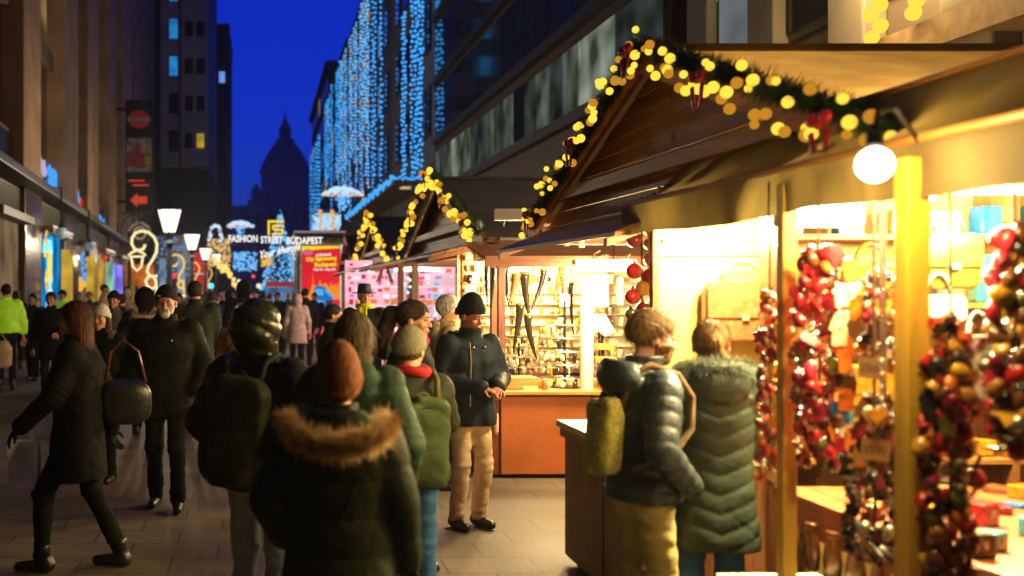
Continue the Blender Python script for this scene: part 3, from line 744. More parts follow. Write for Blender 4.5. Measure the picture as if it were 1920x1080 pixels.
obj('printed_bus', MB().prism([(-0.26,1.12),(0.26,1.10),(0.36,1.20),(0.36,1.52),(0.1,1.86),(-0.1,1.90),(-0.24,1.84)],'y',-0.046,-0.038), PB, po)
obj('printed_bus_window', MB().prism([(-0.22,1.60),(0.06,1.58),(0.05,1.78),(-0.2,1.80)],'y',-0.052,-0.046).prism([(-0.24,1.28),(0.08,1.26),(0.08,1.42),(-0.24,1.45)],'y',-0.052,-0.046).prism([(0.1,1.70),(0.36,1.48),(0.38,1.56),(0.12,1.82)],'y',-0.052,-0.046), PB2, po)
obj('printed_bus_front', MB().prism([(0.14,1.16),(0.35,1.2),(0.35,1.44),(0.14,1.42)],'y',-0.052,-0.046).prism([(-0.28,1.02),(0.3,1.02),(0.36,1.10),(-0.26,1.12)],'y',-0.050,-0.038), PD, po)
pl = MB()
for i in range(6):
    pl.box(-0.50,-0.14+0.05*(i%3),-0.036,-0.03,0.84-i*0.085,0.88-i*0.085); pl.box(0.02,0.45-0.06*(i%2),-0.036,-0.03,0.84-i*0.085,0.88-i*0.085)
obj('printed_lines', pl, E('poster_small_print',(0.95,0.45,0.45),0.7), po)
# ================================================================== MARKET STALLS (gables face the street, X = 2.4)
WOODG = wood('gable_wood', (0.34,0.12,0.026), 0.5, 'y')
WOODL = wood('light_stall_wood', (0.40,0.17,0.035), 0.5, 'y')
WOODX = wood('light_stall_wood_x', (0.40,0.17,0.035), 0.5, 'x')
WOODZ = wood('post_wood', (0.22,0.085,0.03), 0.5, 'z')
ROOF = M('roof_felt', (0.05,0.048,0.052), 0.85, 0.35, 3, 0.4, 50)
ROOFB = canvas('beige_tarpaulin', (0.30,0.20,0.075), 0.5, 3)
NEEDLE = M('garland_green', (0.018,0.055,0.014), 0.6, 0.5, 30, 0)
BOWR = M('red_ribbon', (0.45,0.012,0.02), 0.4, 0.3, 10)
BULB = E('garland_bulb', (1.0,0.60,0.05), 1.35)
BULB_D = E('garland_bulb_dim', (1.0,0.42,0.03), 0.55)
bulb_me = MB().ball((0,0,0),1,12,8).mesh('bulb', BULB, True)
bulb_md = MB().ball((0,0,0),1,12,8).mesh('bulb', BULB_D, True)

def garland(label, Yn, Yf, X, ze, zp, nb, rb, seed):
    rr = random.Random(seed)
    g = thing('garland', label, 'garland', (X, (Yn+Yf)/2, ze), 0, 'lit fir garlands on the stall gables')
    hy = (Yn-Yf)/2; H = zp-ze
    def pos(t):      # 0 near eave, 0.5 peak, 1 far eave
        q = 1-abs(2*t-1)
        return Vector((-0.07, hy*(1-2*t), H*q + 0.04))
    mb = MB()
    vs = []; fs = []
    N = 9000
    for i in range(N):
        t = rr.random(); p = pos(t)
        d = Vector((rr.gauss(0,1),rr.gauss(0,1),rr.gauss(0,1))).normalized()
        s0 = p + d*0.02; L_ = rr.uniform(0.04,0.10)
        sd_ = d.orthogonal().normalized()*0.007
        o_ = len(vs)
        vs += [s0-sd_, s0+sd_, s0+d*L_]
        fs.append((o_,o_+1,o_+2))
    mb.add(vs, fs)
    obj('fir_needles', mb, NEEDLE, g)['kind'] = 'stuff'
    obj('branch', MB().tube([pos(i/20) for i in range(21)],0.025,6), M('garland_stem',(0.05,0.03,0.012),0.8), g)
    for i in range(nb):
        t = (i+0.5)/nb + rr.uniform(-.012,.012); p = pos(min(0.995,max(0.005,t)))
        p = p + Vector((-0.05-rr.uniform(0,0.05), rr.gauss(0,0.05), rr.uniform(-0.17,0.09)))
        o = obj('bulb', bulb_me if rr.random() < 0.66 else bulb_md, None, g, p); r_ = rb*rr.uniform(0.7,1.15); o.scale = (r_,r_,r_)
    for t in (0.08,0.3,0.5,0.72,0.95):
        p = pos(t) + Vector((-0.1,0,-0.05))
        bw = MB().ball(p+Vector((0,-0.05,0.02)),0.045,8,6,(0.5,1,0.7)).ball(p+Vector((0,0.05,0.02)),0.045,8,6,(0.5,1,0.7)).ball(p,0.025,8,6)
        bw.obox(p+Vector((0,-0.05,-0.09)),(0.01,0.03,0.12),(0.25,0,0)).obox(p+Vector((0,0.05,-0.09)),(0.01,0.03,0.12),(-0.25,0,0))
        obj('bow', bw, BOWR, g, smooth=True)
    return g

def stall(label, Yn, Yf, X=2.4, ze=2.36, zp=3.30, back=5.4, roofmat=ROOF, gable_low=2.2, nplank=8, far_post=True):
    Yc = (Yn+Yf)/2
    s = thing('market_stall', label, 'market stall', (X, Yc, 0), 0, 'wooden market stalls along the right')
    hy = (Yf-Yn)/2; D = back-X
    for sg_ in (-1,1):
        poly = [(0,zp),(sg_*hy,ze),(sg_*hy,ze-0.06),(0,zp-0.06)]
        if sg_ > 0: poly = poly[::-1]
        if roofmat is ROOFB: obj('roof_panel', MB().sheet([[(q*(D+0.2)/8, sg_*hy*r/8, zp+(ze-zp)*r/8-0.03*math.sin(math.pi*r/8)*(1+0.4*math.sin(q*1.7))) for q in range(9)] for r in range(9)]), roofmat, s, smooth=True)
        else: obj('roof_panel', MB().prism(poly,'x',0.0,D+0.2), roofmat, s)
        poly = [(0,zp+0.015),(sg_*(hy+0.05),ze),(sg_*(hy+0.05),ze-0.14),(0,zp-0.14)]
        if sg_ > 0: poly = poly[::-1]
        obj('bargeboard', MB().prism(poly,'x',-0.04,-0.002), WOODG, s)
    obj('ridge_cap', MB().box(0.0,D+0.2,-0.07,0.07,zp-0.01,zp+0.03), roofmat, s)
    # gable planks, one by one
    n_ = nplank; dz = (zp-0.1-ze)/n_
    for i in range(n_):
        z0 = ze+i*dz; z1 = z0+dz-0.008
        h0 = hy*(1-(z0-ze)/(zp-ze))-0.05; h1 = max(0.02, hy*(1-(z1-ze)/(zp-ze))-0.05)
        d_ = 0.006*(i % 2)
        obj('plank', MB().prism([(-h0,z0),(h0,z0),(h1,z1),(-h1,z1)],'x',0.12-d_,0.15-d_), WOODG, s)
    obj('lintel', MB().box(0.06,0.2,-hy+0.05,hy-0.05,gable_low,ze-0.01), WOODL, s, bevel=0.008)
    obj('tie_beam', MB().box(-0.02,0.08,-hy*0.8,hy*0.8,ze+0.16,ze+0.25), WOODL, s, bevel=0.008)
    for y in (-hy+0.1, hy-0.1):
        if far_post: obj('post', MB().box(0.07,0.17,y-0.05,y+0.05,0,gable_low-0.003), WOODZ, s, bevel=0.006)
        obj('post', MB().box(D-0.15,D-0.05,y-0.05,y+0.05,0,ze-0.1), WOODZ, s, bevel=0.006)
    for i in range(12):
        z0 = 0.02+i*0.19
        obj('back_plank', MB().box(D-0.02,D+0.01,-hy+0.04,hy-0.04,z0,z0+0.182), WOODL, s)
    obj('eave_beam', MB().box(0.2,D,-hy+0.03,-hy+0.12,gable_low,gable_low+0.14), WOODX, s)
    obj('eave_beam', MB().box(0.2,D,hy-0.12,hy-0.03,gable_low,gable_low+0.14), WOODX, s)
    return s, hy, Yc

def flap(parent, Ya, Yb, xo, zo, xi, zi, Yc, X, n_=5, mat=None):
    """raised wooden shutter: slats from the hinge (xi, zi) to the outer edge (xo, zo)"""
    f = obj('shutter', MB().box(xi-X-0.03,xi-X,Ya-Yc,Yb-Yc,zi-0.03,zi), WOODL, parent)
    for i in range(n_):
        a, b_ = i/n_, (i+0.95)/n_
        xa, xb = xi+(xo-xi)*a-X, xi+(xo-xi)*b_-X; za, zb = zi+(zo-zi)*a, zi+(zo-zi)*b_
        obj('slat', MB().prism([(xa,za),(xb,zb),(xb,zb-0.025),(xa,za-0.025)][::-1],'y',Ya-Yc,Yb-Yc), mat or WOODL, f)
    for y in (Ya+0.15, Yb-0.15):
        obj('batten', MB().prism([(xi-X,zi-0.03),(xo-X,zo-0.03),(xo-X,zo-0.075),(xi-X,zi-0.075)][::-1],'y',y-Yc-0.03,y-Yc+0.03), WOODZ, f)
    return f

s1, h1, c1 = stall('nearest market stall, with the beige sloping roof and leather goods', 3.9, 9.4, roofmat=ROOFB, far_post=False)
s2, h2, c2 = stall('second market stall, selling horns and trinkets above a red-brown counter', 11.4, 17.6)
s3, h3, c3 = stall('third market stall, with a pink lit souvenir display', 19.2, 26.0)
s4, h4, c4 = stall('farthest market stall behind the pink souvenir display', 27.6, 33.0)
garland('largest garland of round yellow bulbs on the nearest stall gable', 3.85, 9.3, 2.41, 2.34, 3.28, 100, 0.028, 3)
garland('middle lit garland on the second stall gable', 11.3, 17.7, 2.38, 2.38, 3.34, 64, 0.042, 4)
garland('smallest lit garland on the third stall gable', 19.1, 26.1, 2.38, 2.38, 3.34, 50, 0.052, 5)
flap(s1, 5.9, 8.9, 1.95, 2.13, 2.46, 2.33, c1, 2.4)
flap(s2, 11.0, 17.3, 1.75, 2.17, 2.46, 2.34, c2, 2.4)
flap(s3, 19.0, 25.8, 1.75, 2.17, 2.46, 2.34, c3, 2.4)
# second stall: end shutter over the counter that faces us
f2 = obj('end_shutter', MB().box(0.0,1.9,-h2-0.25,-h2-0.2,2.28,2.32), WOODX, s2)
for i in range(6):
    a, b_ = i/6, (i+0.96)/6
    ya, yb = -h2-0.25-1.1*a, -h2-0.25-1.1*b_; za, zb = 2.30-0.20*a, 2.30-0.20*b_
    obj('slat', MB().prism([(ya,za),(yb,zb),(yb,zb-0.03),(ya,za-0.03)],'x',-0.28,1.55), WOODX, f2)
obj('fascia_board', MB().box(-0.3,1.6,-h2-1.40,-h2-1.36,2.02,2.12), wood('red_brown_board',(0.16,0.045,0.015),0.5,'x'), f2)

# white name boards hung on the stall ends
for k, (st, hy, px0, px1, Y) in enumerate(((s2,h2,922,1000,11.3),(s3,h3,744,772,19.1))):
    a = at(px0,393 if k == 0 else 447,Y); b_ = at(px1,415 if k == 0 else 458,Y)
    nb_ = thing('name_board', ['blank pale board on the roof edge of the second stall','small blank pale board on the roof edge of the third stall'][k], 'board', ((a.x+b_.x)/2, Y-0.12, b_.z))
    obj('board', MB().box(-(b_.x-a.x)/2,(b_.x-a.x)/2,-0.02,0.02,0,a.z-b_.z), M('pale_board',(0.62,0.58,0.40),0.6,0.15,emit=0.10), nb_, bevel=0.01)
    obj('hanger', MB().tube([(-0.1,0.03,0.02),(-0.1,0.10,-0.05)],0.01,5).tube([(0.1,0.03,0.02),(0.1,0.10,-0.05)],0.01,5), IRON, nb_)

# interiors and lamps --------------------------------------------------
TUBE = E('stall_tube_glow', (1.0,0.93,0.75), 6.0)
def tube_lamp(label, loc, ln, energy, col, axis='x', size=0.35):
    t_ = thing('stall_lamp', label, 'lamp', loc, 0 if axis == 'x' else math.radians(90), 'strip lamps inside the stalls')
    obj('housing', MB().box(-ln/2-0.03,ln/2+0.03,-0.05,0.05,0.03,0.08), M('lamp_housing',(0.7,0.7,0.66),0.4), t_)
    obj('tube', MB().tube([(-ln/2,0,0),(ln/2,0,0)],0.025,10), TUBE, t_, smooth=True)
    lamp_light('tube_light', 'POINT', (0,0,-0.09), energy, col, size*0.6, parent=t_)
    return t_
tube_lamp('strip lamp under the end shutter of the second stall', (3.15,9.80,2.00), 0.5, 420, (1.0,0.72,0.33))
tube_lamp('strip lamp above the trinket display board', (2.95,11.45,2.14), 0.9, 420, (1.0,0.72,0.33))  # unseen lamp added to brighten the trinket board
tube_lamp('strip lamp in the far half of the nearest stall', (2.95,7.7,2.24), 0.5, 230, (1.0,0.74,0.36), size=0.25)  # added to light the face of the man in the beanie
tube_lamp('strip lamp deep inside the second stall', (3.3,14.0,2.15), 0.9, 460, (1.0,0.76,0.42))  # no visible source; added for the brightness of this interior
tube_lamp('strip lamp inside the pink lit third stall', (3.2,22.0,2.2), 0.9, 400, (1.0,0.62,0.72))  # added out of sight to brighten the third stall
tube_lamp('strip lamp inside the farthest stall', (3.2,29.5,2.2), 0.9, 260, (1.0,0.72,0.4))  # unseen lamp, added so the farthest stall looks lit

# second stall: back boards, counter
CNT = M('counter_red_brown', (0.33,0.088,0.022), 0.42, 0.3, 1.6, 0.12, 30)
CNTD = M('counter_dark_red', (0.14,0.028,0.01), 0.42, 0.3, 2)
k2 = thing('red_brown_counter', 'red-brown wooden counter of the second stall behind the man in the beanie', 'counter', (2.1, 10.2, 0))
obj('carcass', MB().box(0.02,1.6,0.03,1.4,0.03,0.80), CNTD, k2)
obj('front_panel', MB().box(0.19,1.05,-0.01,0.03,0.04,0.79), CNT, k2, bevel=0.006)
obj('front_panel', MB().box(1.07,1.6,-0.01,0.03,0.04,0.79), CNT, k2, bevel=0.006)
obj('side_door', MB().box(0.02,0.16,-0.005,0.03,0.04,0.79), CNTD, k2, bevel=0.006)
obj('handle', MB().tube([(0.135,-0.035,0.42),(0.135,-0.05,0.46),(0.135,-0.05,0.58),(0.135,-0.035,0.62)],0.022,8), M('pale_handle',(0.62,0.45,0.22),0.4), k2, smooth=True)
obj('top', MB().box(-0.04,1.65,-0.06,1.45,0.80,0.835), WOODX, k2, bevel=0.006)
dk = thing('display_box', 'shallow amber wooden tray box on the red-brown counter', 'box', (2.27, 10.35, 0.836))
obj('tray', MB().box(0,0.42,0,0.3,0,0.115), WOODX, dk, bevel=0.006)
obj('divider', MB().box(0.10,0.115,-0.006,0.0,0.0,0.115), CNTD, dk)
obj('price_tag', MB().box(0.26,0.40,-0.055,-0.045,0.003,0.035), M('price_tag_green',(0.75,0.8,0.25),0.5,emit=0.1), dk)
pp_ = thing('corner_post', 'slim dark red post at the corner of the second stall', 'post', (2.36,10.5,0.836))
obj('shaft', MB().box(-0.035,0.035,-0.035,0.035,0,1.25), wood('dark_red_post',(0.13,0.03,0.012),0.45,'z'), pp_, bevel=0.006)
obj('brace', MB().obox((0.0,0.0,1.2),(0.09,0.09,0.05)), CNTD, pp_)

# first stall, far half: woven-front counter
k1 = thing('woven_front_counter', 'brown counter with a pale top standing left of the couple', 'counter', (1.97, 5.5, 0))
WOV = M('woven_brown', (0.36,0.19,0.07), 0.6, 0.3, 3, 0.6, 160)
obj('carcass', MB().box(0.05,0.9,0.03,1.55,0.05,0.86), WOV, k1)
obj('front_panel', MB().box(0.03,0.05,0.05,0.72,0.07,0.84), WOV, k1, bevel=0.004)
obj('front_panel', MB().box(0.03,0.05,0.76,1.53,0.07,0.84), WOV, k1, bevel=0.004)
obj('edge_rail', MB().box(0.01,0.92,0.0,1.58,0.84,0.90), WOODL, k1, bevel=0.006)
obj('end_board', MB().box(0.04,0.88,-0.02,0.03,0.0,0.86), WOODZ, k1)
obj('top', MB().box(-0.01,0.95,-0.02,1.6,0.902,0.945), M('pale_counter_top',(0.72,0.66,0.5),0.4,0.12), k1, bevel=0.008)
obj('plinth', MB().box(0.1,0.85,0.06,1.5,0,0.05), CNTD, k1)

# first stall: bright plywood partition, canvas awning
PLY = M('pale_plywood', (0.66,0.47,0.16), 0.5, 0.14, 1.2, 0.08, 20, stretch=(1,1,6))
pw = thing('plywood_partition', 'brightly lit yellow plywood partition inside the nearest stall', 'partition', (2.27, 6.1, 0))
obj('panel', MB().box(0,1.3,0,0.03,0.0,2.0-0.003), PLY, pw, bevel=0.004)
obj('panel', MB().box(0,1.3,0,0.03,2.003,2.4), PLY, pw, bevel=0.004)
obj('panel', MB().box(1.31,2.9,0,0.03,0.0,2.4), PLY, pw, bevel=0.004)
obj('edge_strip', MB().box(-0.035,-0.002,-0.015,0.045,0,2.35), WOODZ, pw)
obj('batten', MB().box(0.62,0.66,-0.02,0,2.06,2.38), PLY, pw)
obj('batten', MB().box(0.02,0.25,-0.02,0,2.08,2.1), PLY, pw)
CANV = canvas('olive_canvas', (0.075,0.052,0.017), 0.15, 5)
aw = thing('canvas_awning', 'olive canvas awning sagging over the front of the nearest stall', 'awning', (2.1, 4.2, 2.3))
rows = []
for i in range(9):
    q = i/8
    rows.append([(0.42*(1-q), -1.8+j*0.10, 0.30*(1-q)-0.05*math.sin(math.pi*q)*(1+0.5*math.sin(j*0.9))) for j in range(39)])
for q in range(1,6):
    rows.append([(-0.005+0.012*math.sin(j*1.3+q*0.4), -1.8+j*0.10, -0.03*q-(0.02+0.025*abs(math.sin(j*0.19)))*q/5) for j in range(39)])
cv = obj('canvas', MB().sheet(rows), CANV, aw, smooth=True)
obj('front_pole', MB().tube([(0.0,-1.85,0.0),(0.0,2.05,0.0)],0.014,8), WOODL, aw)
obj('inner_pole', MB().tube([(0.42,-1.85,0.31),(0.42,2.05,0.31)],0.014,8), WOODL, aw)
# posts of the near stall front
YP = M('yellow_pine', (0.58,0.33,0.04), 0.5, 0.25, 2, 0.2, 12, stretch=(10,10,1))
for k, (px, X, w_) in enumerate(((1475,2.12,0.058),(1710,2.10,0.075))):
    Y = on_x(px, X)
    q_ = thing('pine_post', ['thin pine post in front of the keyring bunches','thick pine post beside the bright bulb'][k], 'post', (X,Y,0), 0, 'pine posts of the nearest stall')
    obj('shaft', MB().box(-w_/2,w_/2,-w_/2,w_/2,0,2.24), YP, q_, bevel=0.005)
    if k:
        for z in (1.55,1.30,0.9): obj('hook', MB().tube([(w_/2,0,z),(w_/2+0.02,0,z-0.01),(w_/2+0.015,-0.01,z-0.05)],0.004,5), IRON, q_)
    else:
        obj('hook', MB().tube([(w_/2,0,1.95),(w_/2+0.03,0,1.96)],0.004,5), IRON, q_)
# bare bulbs by the thick post and the floodlight
bl = thing('bare_bulb_lamp', 'dazzling bare globe bulb hanging beside the thick pine post', 'lamp', (1.84,3.20,2.19))
obj('bulb', MB().ball((0,0,0),0.052,20,14), E('dazzling_bulb',(1.0,0.90,0.62),14), bl, smooth=True)
obj('socket', MB().lathe([(0.02,0.055),(0.024,0.06),(0.024,0.1),(0.012,0.11)],10), IRON, bl)
obj('arm', MB().tube([(0,0,0.1),(0.02,0.02,0.16),(0.12,0.1,0.19),(0.26,0.21,0.10)],0.008,6), IRON, bl)
lamp_light('bulb_light', 'POINT', (0,-0.0,0.0), 165, (1.0,0.70,0.24), 0.062, parent=bl)
bl2 = thing('bare_bulb_lamp', 'second dazzling bulb just behind the thick pine post', 'lamp', (2.30,3.72,2.17))
obj('bulb', MB().ball((0,0,0),0.055,20,14), E('dazzling_bulb',(1.0,0.90,0.62),14), bl2, smooth=True)
obj('socket', MB().lathe([(0.02,0.05),(0.024,0.055),(0.024,0.1),(0.012,0.11)],10), IRON, bl2)
lamp_light('bulb_light', 'POINT', (0,0,0), 640, (1.0,0.72,0.28), 0.065, parent=bl2)
fl = thing('flood_lamp', 'rectangular white flood lamp with greenish rim under the awning', 'lamp', (2.50,4.75,2.17))
obj('housing', MB().box(-0.19,0.19,0.0,0.08,-0.075,0.075), M('flood_housing',(0.25,0.32,0.2),0.4), fl, bevel=0.01)
obj('glass', MB().box(-0.17,0.17,-0.012,-0.001,-0.06,0.06), E('flood_glass',(0.95,1.0,0.82),9), fl)
lamp_light('flood_light', 'AREA', (0,-0.04,0), 520, (1.0,0.80,0.38), 0.25, (math.radians(-50),0,0), fl)
tube_lamp('strip lamp above the bag shelf in the nearest stall', (3.25,4.75,2.26), 0.6, 420, (1.0,0.78,0.32), size=0.25)  # added behind the valance to brighten the dark shelf background
tube_lamp('small strip lamp shining on the plywood partition', (2.55,5.62,2.27), 0.4, 420, (1.0,0.76,0.30), size=0.2)  # added lamp hidden by the valance, lights up the partition
# ================================================================== GOODS
LC = {'rose':(0.24,0.085,0.04),'red':(0.42,0.012,0.02),'wine':(0.16,0.008,0.018),'pink':(0.5,0.03,0.07),'brown':(0.10,0.032,0.012),'tan':(0.36,0.15,0.035),'gold':(0.52,0.27,0.02),'orange':(0.55,0.12,0.008),
      'olive':(0.07,0.065,0.01),'green':(0.09,0.16,0.015),'black':(0.012,0.011,0.012),'teal':(0.03,0.22,0.26),'blue':(0.01,0.10,0.33),'cream':(0.7,0.58,0.38),'grey':(0.2,0.2,0.19),'silver':(0.55,0.53,0.5)}
def leather(c): return M('leather_'+c, LC[c], 0.26, 0.35, 25, 0.12, 120, coat=0.25, metal=0.7 if c == 'silver' else 0.0)
GOODS = {}
def pod_mesh(kind, c):
    key = (kind, c)
    if key in GOODS: return GOODS[key]
    m = MB()
    if kind == 'pod':            # bean-shaped purse with a zip groove
        N, K = 12, 9; vs = []; fs = []
        for i in range(1, K):
            th = math.pi*i/K
            for j in range(N):
                a = 2*math.pi*j/N
                g = 0.86 if j in (0, N//2) else 1.0
                vs.append((0.030*math.sin(th)*math.cos(a)*g, 0.026*math.sin(th)*math.sin(a)*g, 0.040*math.cos(th)))
        vs += [(0,0,0.041),(0,0,-0.041)]
        for i in range(K-2):
            for j in range(N): fs.append((i*N+j,(i+1)*N+j,(i+1)*N+(j+1)%N,i*N+(j+1)%N))
        for j in range(N): fs += [(len(vs)-2,j,(j+1)%N),(len(vs)-1,(K-2)*N+(j+1)%N,(K-2)*N+j)]
        m.add(vs, fs); me = m.mesh('pod', leather(c), True)
    elif kind == 'tag':
        m.prism([(-0.024,-0.042),(0.024,-0.042),(0.027,-0.036),(0.027,0.024),(0.014,0.044),(-0.014,0.044),(-0.027,0.024),(-0.027,-0.036)],'y',-0.004,0.004)
        m.lathe([(0.006,0),(0.006,0.002)],8,(0,-0.006,0.03)); me = m.mesh('tag', leather(c))
    elif kind == 'strap':
        m.obox((0,0,0),(0.014,0.005,0.11)).ball((0,0,0.05),0.009,8,5); me = m.mesh('strap', leather(c))
    elif kind == 'leaf':
        pts = [(0,0.05),(0.018,0.03),(0.04,0.03),(0.03,0.01),(0.045,-0.01),(0.02,-0.02),(0,-0.05),(-0.02,-0.02),(-0.045,-0.01),(-0.03,0.01),(-0.04,0.03),(-0.018,0.03)]
        m.prism(pts,'y',-0.003,0.003); me = m.mesh('leaf', leather(c))
    elif kind == 'heart':
        pts = [(0.03*math.sin(t)**3*1.1, 0.0021*(13*math.cos(t)-5*math.cos(2*t)-2*math.cos(3*t)-math.cos(4*t))) for t in [2*math.pi*i/22 for i in range(22)]]
        m.prism(pts,'y',-0.006,0.004); me = m.mesh('heart', leather(c))
    elif kind == 'ring':
        m.tube([(0.022*math.cos(a),0,0.022*math.sin(a)) for a in [2*math.pi*i/14 for i in range(14)]],0.003,5,True); me = m.mesh('ring', leather(c), True)
    elif kind == 'bell':
        m.lathe([(0.004,0.03),(0.012,0.026),(0.016,0.01),(0.020,-0.012),(0.027,-0.024),(0.024,-0.026)],12); me = m.mesh('bell', leather(c), True)
    elif kind == 'disc':
        m.lathe([(0.005,-0.006),(0.026,-0.005),(0.03,0),(0.026,0.005),(0.005,0.006)],14); me = m.mesh('disc', leather(c), True)
    GOODS[key] = me
    return me
def bunch(label, px0, px1, py0, py1, Y, n_, colors, kinds, size=1.0, seed=1, right_tags=None):
    rr = random.Random(seed)
    a = at(px0,py0,Y); b_ = at(px1,py1,Y); cx = (a.x+b_.x)/2; hw = (b_.x-a.x)/2; H = a.z-b_.z
    g = thing('keyring_bunch', label, 'keyring bunch', (cx, Y, b_.z), 0, 'hanging bunches of leather keyrings')
    obj('cord', MB().tube([(0,0,0),(0.005,0,H*0.5),(0,0,2.26-b_.z)],0.006,5), M('cord_brown',(0.06,0.035,0.02),0.8), g)
    for i in range(n_):
        q = (i+0.5)/n_; a_ = i*2.39996 + rr.uniform(-.4,.4)
        env = hw*(0.55+0.45*math.sin(math.pi*min(1,max(0,q*0.9+0.1))))
        r_ = env*math.sqrt(rr.uniform(0.25,1.0))
        kd = rr.choice(kinds); c = rr.choice(colors)
        o = obj('key_fob' if kd == 'pod' else kd+'_fob', pod_mesh(kd,c), None, g, (r_*math.cos(a_), 0.75*r_*math.sin(a_), q*H), (rr.uniform(-.7,.7), rr.uniform(-.9,.9), rr.uniform(0,6.28)))
        s_ = size*rr.uniform(0.85,1.15); o.scale = (s_,s_,s_)
    for i in range(right_tags or 0):
        q = (i+0.5)/right_tags; c = rr.choice(['cream','cream','red','brown','tan','orange','black','wine','blue','cream'])
        o = obj('luggage_tag', pod_mesh('tag',c), None, g, (hw*(0.72+0.35*rr.uniform(-1,1)), -0.08+rr.uniform(-.03,.03), H*(0.10+q*0.9)), (rr.uniform(-.2,.2), rr.uniform(-.4,.4), rr.uniform(-.3,.3)))
    return g
REDS = ['red','wine','red','brown','orange','wine','pink','red','olive','wine','black','brown']
MIX = ['red','gold','brown','brown','black','orange','red','wine','olive','tan','wine']
bunch('narrow bunch of red and brown keyrings left of the thin pine post', 1418,1466,545,905,4.42,74,['red','wine','brown','orange','red','gold','wine','brown','tan'],['pod','pod','leaf','ring','bell'],0.74,2)
bunch('bunch of red keyrings with luggage tags right of the thin pine post', 1486,1582,470,870,4.10,150,REDS,['pod','pod','pod','strap','tag','ring','leaf'],0.84,3,15)
bunch('brown bunch of small dangling keyrings between the two posts', 1612,1700,510,690,3.95,60,['brown','black','brown','tan','wine'],['pod','strap','leaf','bell'],0.7,4)
bunch('dark leaf-shaped keyring bunch with a heart', 1612,1702,752,835,3.80,30,['black','wine','brown','black','olive'],['leaf','leaf','strap'],1.0,5)
bunch('brown leaf-shaped keyring bunch below the heart', 1600,1700,838,900,3.84,26,['brown','tan','brown','black'],['leaf'],1.1,6)
bunch('long bunch of red and gold keyrings right of the thick pine post', 1728,1832,600,1090,3.36,140,MIX,['pod','pod','pod','leaf','ring','bell','strap'],0.9,7)
bunch('dark bunch of keyrings at the right edge of the picture', 1850,1950,430,850,3.24,115,['black','brown','wine','gold','red','pink','tan','brown','olive','silver'],['pod','pod','pod','disc','ring','leaf'],0.9,8)
bunch('low dark bunch with silver trinkets above the goods table', 1575,1700,890,1050,3.72,76,['black','brown','silver','brown','black','wine'],['pod','disc','strap','leaf'],0.68,9)
# heart, chain and price tags
hp = at(1642,778,3.66); hh = thing('heart_keyring', 'golden heart keyring on a short chain', 'keyring', hp)
obj('heart', pod_mesh('heart','gold'), None, hh, (0,-0.002,0)); o = obj('heart_rim', pod_mesh('heart','cream'), None, hh, (0,0.006,-0.002)); o.scale = (1.25,1,1.25)
ch_ = MB()
for i in range(7):
    ch_.tube([(0.008*math.cos(a)*(1 if i % 2 else .3)+0.02,0.008*math.cos(a)*(0.3 if i % 2 else 1),0.045+i*0.022+0.014*math.sin(a)) for a in [2*math.pi*k/8 for k in range(8)]],0.0025,4,True)
obj('chain', ch_, leather('silver'), hh)
for k, (px,py,txt) in enumerate(((1634,690,'2500'),(1640,843,'2590'))):
    p = at(px,py,3.70); pt_ = thing('price_tag', ['upper cardboard price tag reading 2500 between the posts','lower cardboard price tag reading 2590 between the posts'][k], 'price tag', p, 0, 'cardboard price tags')
    obj('card', MB().prism([(-0.05,-0.032),(0.05,-0.045),(0.055,0.03),(-0.045,0.042)],'y',-0.001,0.001), M('brown_card',(0.22,0.13,0.06),0.8), pt_)
    text('lettering', txt, 0.04, M('ink',(0.02,0.015,0.012),0.8), pt_, (0,-0.0025,-0.002), (math.radians(90),math.radians(6),0), 0.0003)

# goods table under the bunches
tb_ = thing('goods_table', 'wooden goods table under the keyring bunches in the nearest stall', 'table', (2.38, 3.0, 0))
TBW = wood('table_red_brown',(0.24,0.07,0.02),0.4,'y')
for i in range(6): obj('top_plank', MB().box(0.0+i*0.2,0.196+i*0.2,0,1.95,0.86,0.90), TBW, tb_, bevel=0.004)
for x in (0.03,1.1):
    for y in (0.05,1.85): obj('leg', MB().box(x,x+0.06,y,y+0.06,0,0.86), WOODZ, tb_)
obj('apron', MB().box(0.0,0.03,0.12,1.84,0.74,0.86), TBW, tb_)
rr = random.Random(21)
cols = ['red','orange','gold','cream','brown','black','tan','wine','green','blue','teal']
for i in range(46):
    X = 2.42+rr.random()*0.95; Y = 3.05+rr.random()*1.8
    w_, d_, h_ = rr.uniform(.05,.12), rr.uniform(.05,.12), rr.uniform(.015,.09)
    c = rr.choice(cols)
    o = thing('leather_wallet', None, 'wallet', (X,Y,0.90), rr.uniform(0,3), 'small leather goods laid out on the goods table')
    o['label'] = '%s %s leather wallet on the %s of the goods table, %s' % ({'cream':'cream','gold':'yellow'}.get(c,c), 'flat' if h_ < 0.04 else ('thick' if h_ < 0.065 else 'upright'), 'near end' if Y < 3.6 else ('middle' if Y < 4.3 else 'far end'), 'by the street edge' if X < 2.75 else ('halfway back' if X < 3.1 else 'towards the wall'))
    obj('cover', MB().box(-w_/2,w_/2,-d_/2,d_/2,0,h_), leather(c), o, bevel=0.008)
    obj('clasp', MB().box(-w_*0.1,w_*0.1,-d_/2-0.004,-d_/2+0.001,h_*0.4,h_*0.7), leather('silver'), o)
for k in range(9):
    Y = 3.35+k*0.17
    o = thing('brown_pouch', 'brown leather pouch, %s from the near end of the row along the table edge' % ORD[k], 'pouch', (2.34,Y,0.70), 0, 'brown pouches along the table edge')
    obj('bag', MB().lathe([(0.02,-0.08),(0.05,-0.07),(0.06,0.0),(0.045,0.07),(0.03,0.10),(0.04,0.12)],10,(0,0,0),0.5,1.0), leather('brown'), o, smooth=True)
    obj('drawstring', MB().tube([(0,-0.035,0.1),(-0.02,0,0.1),(0,0.035,0.1)],0.004,4), leather('tan'), o)
